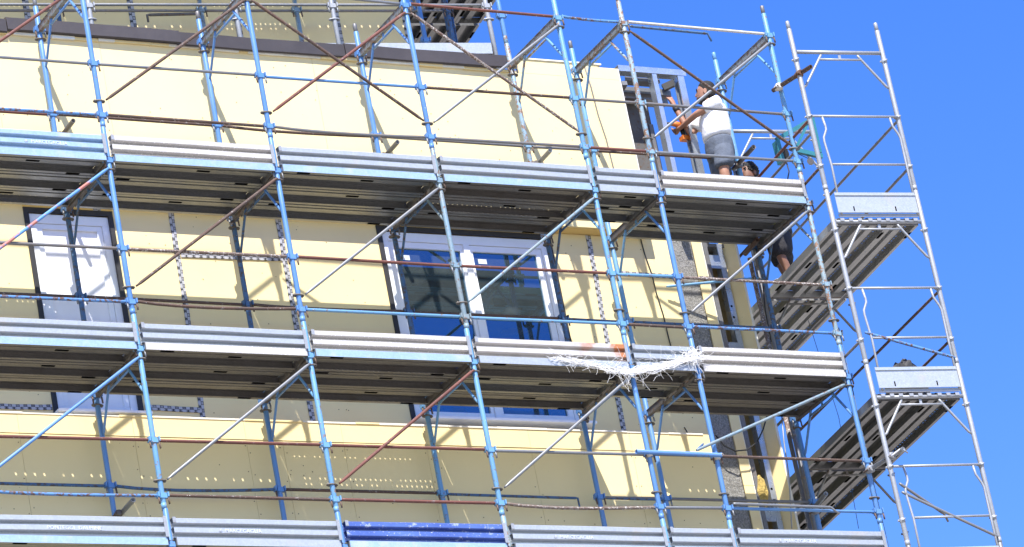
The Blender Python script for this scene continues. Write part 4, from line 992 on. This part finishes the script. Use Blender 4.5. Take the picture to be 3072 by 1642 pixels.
# worker at the open stud frame: white shirt, grey shorts, reaching into the studs
BY = 1.04
P1 = thing('person', 'man in white T-shirt and blue-grey shorts reaching into the open stud frame', 'person', (7.80, BY-.10, .34))
O1 = Vector((7.80, BY-.10, .34))
def q1(x, y, z): return tuple(Vector((x, y, z))-O1)
hip = (7.785, BY, 1.16); chest = (7.80, BY+.01, 1.50); neck = (7.79, BY+.02, 1.735)
shN = (7.775, BY-.17, 1.645); shF = (7.79, BY+.19, 1.655)
elF = (7.66, BY+.28, 1.47); hdF = at(1693, 262, BY+.36); hdF = (hdF.x, hdF.y, hdF.z)
elN = (7.615, BY+.02, 1.60); hdN = at(1712, 322, BY+.33); hdN = (hdN.x, hdN.y, hdN.z)
chains = [[(q1(*hip), .12), (q1(7.79, BY, 1.33), .115), (q1(*chest), .135), (q1(7.795, BY+.015, 1.66), .085), (q1(*neck), .052), (q1(7.785, BY+.02, 1.80), .050)]]
chains.append([(q1(7.795, BY+.015, 1.66), .085), (q1(*shN), .056), (q1(7.69, BY-.10, 1.61), .045), (q1(*elN), .040), (q1(*(Vector(elN)*.5+Vector(hdN)*.5)), .036), (q1(*hdN), .026)])
chains.append([(q1(7.795, BY+.015, 1.66), .085), (q1(*shF), .056), (q1(7.72, BY+.25, 1.55), .045), (q1(*elF), .040), (q1(*(Vector(elF)*.5+Vector(hdF)*.5)), .037), (q1(*hdF), .027)])
chains.append([(q1(*hip), .12), (q1(7.76, BY-.10, 1.06), .070), (q1(7.675, BY-.14, .82), .060), (q1(7.69, BY-.13, .72), .055), (q1(7.75, BY-.12, .52), .050), (q1(7.77, BY-.12, .40), .036), (q1(7.70, BY-.13, .37), .036), (q1(7.62, BY-.14, .362), .026)])
chains.append([(q1(*hip), .12), (q1(7.80, BY+.10, 1.06), .070), (q1(7.82, BY+.12, .82), .060), (q1(7.83, BY+.12, .72), .055), (q1(7.86, BY+.12, .52), .050), (q1(7.87, BY+.12, .40), .036), (q1(7.81, BY+.12, .37), .036), (q1(7.72, BY+.12, .362), .026)])
for hd_, el_, nrm in ((hdN, elN, (0, 0, 1)), (hdF, elF, (-.6, -.5, .2))):
    d = (Vector(hd_)-Vector(el_)).normalized(); sd_ = d.cross(Vector((0, 1, 0))).normalized()
    palm, fs = fingers(Vector(q1(*hd_)), d, sd_, Vector((0, 1, .2)) if hd_ is hdF else Vector((0, .5, 1)), curl=.9)
    chains.append([(q1(*hd_), .027), (tuple(palm), .030)]); chains += fs
body = skin_body('body', chains, 'skin', q1(*hip), P1)
X, Y, Z = Vector((1, 0, 0)), Vector((0, 1, 0)), Vector((0, 0, 1))
sh = [((7.785, BY, 1.27), X*.148, Y*.180), ((7.79, BY, 1.32), X*.150, Y*.182), ((7.795, BY, 1.42), X*.150, Y*.188), ((7.80, BY+.005, 1.52), X*.150, Y*.200), ((7.80, BY+.01, 1.60), X*.138, Y*.215), ((7.795, BY+.01, 1.67), X*.108, Y*.185), ((7.79, BY+.015, 1.705), X*.075, Y*.095), ((7.788, BY+.018, 1.722), X*.064, Y*.068)]
subd(loft([(q1(*c_), a_, b_) for c_, a_, b_ in sh], 22, (True, True), .025, 5).build('shirt', 'shirt', P1))
for a_, b_ in ((shN, elN), (shF, elF)):
    a_ = Vector(q1(*a_)); b_ = Vector(q1(*b_)); d = (b_-a_).normalized(); s1 = d.cross(Z).normalized(); s2 = s1.cross(d)
    subd(loft([(a_-d*.05, s1*.075, s2*.085), (a_+d*.02, s1*.076, s2*.088), (a_+d*.12, s1*.072, s2*.082), (a_+d*.17, s1*.074, s2*.084)], 16, (True, True), .02).build('sleeve', 'shirt', P1))
so_ = [((7.785, BY, 1.30), X*.142, Y*.172), ((7.785, BY, 1.24), X*.146, Y*.178), ((7.785, BY, 1.15), X*.152, Y*.185), ((7.78, BY, 1.07), X*.150, Y*.182), ((7.78, BY, 1.02), X*.12, Y*.15)]
subd(loft([(q1(*c_), a_, b_) for c_, a_, b_ in so_], 20, (True, True), .02, 6).build('shorts', 'shorts', P1))
for lg in (((7.775, BY-.075, 1.20), (7.765, BY-.095, 1.09), (7.725, BY-.125, .96), (7.69, BY-.14, .86)), ((7.795, BY+.075, 1.20), (7.80, BY+.095, 1.09), (7.815, BY+.11, .96), (7.83, BY+.12, .86))):
    rr = [.105, .118, .116, .122]; rg = []
    for c_, r_ in zip(lg, rr): rg.append((q1(*c_), X*r_, Y*r_*.95))
    subd(loft(rg, 18, (True, True), .03, 8).build('shorts_leg', 'shorts', P1))
head(P1, q1(7.785, BY+.03, 1.868), (-.74, .66, .14), 'hair', 'skin')
w_ = Vector(q1(*hdF))+(Vector(q1(*elF))-Vector(q1(*hdF))).normalized()*.05
MB().path([w_, w_+(Vector(q1(*elF))-w_).normalized()*.055], .034, 12).build('wrist_band', 'black', P1)
for sx, yy in ((7.70, BY-.13), (7.81, BY+.12)):
    subd(loft([(q1(sx-.09, yy, .38), X*.0, Y*.0), (q1(sx-.09, yy, .375), X*.03, Y*.03), (q1(sx, yy, .385), X*.10, Y*.045), (q1(sx+.06, yy, .41), X*.05, Y*.045)], 12).build('shoe', 'black', P1))
# cordless drill in his hand
dv = Vector(hdN)
dr = thing('drill', 'orange and black cordless drill held by the man in the white T-shirt', 'drill', dv)
MB().path([(.05, .03, .05), (-.02, .03, .055), (-.09, .03, .06)], [.030, .032, .022], 12).build('motor', 'orange', dr)
MB().path([(-.09, .03, .06), (-.15, .03, .065)], [.016, .010], 10).build('chuck', 'black', dr)
MB().beam((.02, .03, .04), (.05, .03, -.09), .034, .036, (0, 1, 0)).build('handle', 'black', dr)
MB().bb(.0, .10, -.01, .07, -.135, -.088).build('battery', 'orange', dr)
# step he stands on
stp = thing('work_step', 'low steel step on the top deck under the man in grey shorts', 'step', (7.77, .80, LEV['A']+.0565))
MB().bb(-.28, .17, -.02, .42, .255, .28).build('tread', 'galv_dull', stp)
for sx in (-.26, .15):
    for sy in (.0, .15): MB().bb(sx-.015, sx+.015, sy-.015, sy+.015, .0, .254).build('leg', 'galv_dull', stp)

# second worker on the short-side deck: dark shorts, bent forward
O2 = at_z(1962, 724, TZ+.056)
P2 = thing('person', 'man with curly dark hair in charcoal shorts standing on the short-side upper deck', 'person', O2)
b2 = at(1952, 585, O2.y); hx = b2.x-O2.x; 
def q2(x, y, z): return (x, y, z)
hd2 = at(1884, 438, O2.y)-O2; hip2 = at(1950, 572, O2.y)-O2
hip2 = Vector((hip2.x, 0, hip2.z)); hd2 = Vector((hd2.x, 0, hd2.z))
nk = hip2+(hd2-hip2)*.80; ch = hip2+(hd2-hip2)*.5
footz = .0
la = Vector((hip2.x-.05, -.10, 0)); lb_ = Vector((hip2.x+.08, .10, 0)); hz = hip2.z
chains = [[(tuple(hip2), .12), (tuple(hip2+(ch-hip2)*.5), .115), (tuple(ch), .13), (tuple(nk), .06), (tuple(hip2+(hd2-hip2)*.92), .05)]]
for f_, sg in ((la, -1), (lb_, 1)):
    kn = Vector((f_.x-.03, f_.y, hz*.46))
    chains.append([(tuple(hip2), .12), (tuple(hip2+Vector((0, sg*.09, -.08))), .088), (tuple(kn+Vector((0, 0, .04))), .060), (tuple(kn-Vector((0, 0, .04))), .055), (tuple(Vector((f_.x+.01, f_.y, hz*.28))), .050), (tuple(Vector((f_.x, f_.y, .08))), .037), (tuple(Vector((f_.x-.06, f_.y, .04))), .036), (tuple(Vector((f_.x-.15, f_.y, .03))), .026)])
for sg in (-1, 1):
    s0 = nk+Vector((.02, sg*.19, -.07)); e0 = s0+Vector((-.10, sg*.05, -.24)); w0 = e0+Vector((-.22, -sg*.06, -.02))
    chains.append([(tuple(ch), .13), (tuple(s0), .056), (tuple((s0+e0)/2), .046), (tuple(e0), .041), (tuple((e0+w0)/2), .037), (tuple(w0), .027)])
    d = (w0-e0).normalized(); palm, fs = fingers(w0, d, d.cross(Z).normalized(), Vector((0, 0, -1)), curl=.8); chains.append([(tuple(w0), .027), (tuple(palm), .030)]); chains += fs
skin_body('body', chains, 'skin_dark', tuple(hip2), P2)
dd = (hd2-hip2).normalized(); s1 = Vector((dd.z, 0, -dd.x))
rg = [(hip2+dd*(-.02), s1*.15, Y*.19), (hip2+dd*.08, s1*.15, Y*.185), (ch, s1*.15, Y*.20), (nk-dd*.10, s1*.125, Y*.20), (nk-dd*.03, s1*.08, Y*.10)]
subd(loft(rg, 20, (True, True), .025, 9).build('shirt', 'shirt', P2))
rg = [(hip2+dd*(-.015), s1*.156, Y*.196), (hip2+dd*.03, s1*.156, Y*.196)]
loft(rg, 20, (True, True), .0).build('hem_band', 'hivis', P2)
rg = [(hip2+Vector((0, 0, .02)), X*.15, Y*.19), (hip2+Vector((0, 0, -.06)), X*.16, Y*.20), (hip2+Vector((.01, 0, -.16)), X*.165, Y*.20)]
subd(loft(rg, 20, (True, True), .02, 12).build('shorts', 'dark_shorts', P2))
for f_, sg in ((la, -1), (lb_, 1)):
    rg = [(hip2+Vector((.0, sg*.09, -.10)), X*.12, Y*.11), (Vector((f_.x-.0, f_.y, hz*.70)), X*.135, Y*.120), (Vector((f_.x-.01, f_.y, hz*.40)), X*.138, Y*.122)]
    subd(loft(rg, 16, (True, True), .03, 13).build('shorts_leg', 'dark_shorts', P2))
    subd(loft([(Vector((f_.x-.19, f_.y, .03)), X*.001, Y*.001), (Vector((f_.x-.17, f_.y, .035)), X*.03, Y*.03), (Vector((f_.x-.07, f_.y, .045)), X*.10, Y*.045), (Vector((f_.x, f_.y, .09)), X*.05, Y*.045)], 12).build('shoe', 'galv_white', P2))
head(P2, tuple(hd2), (-.95, -.25, .12), 'hair', 'skin_dark', True, True)
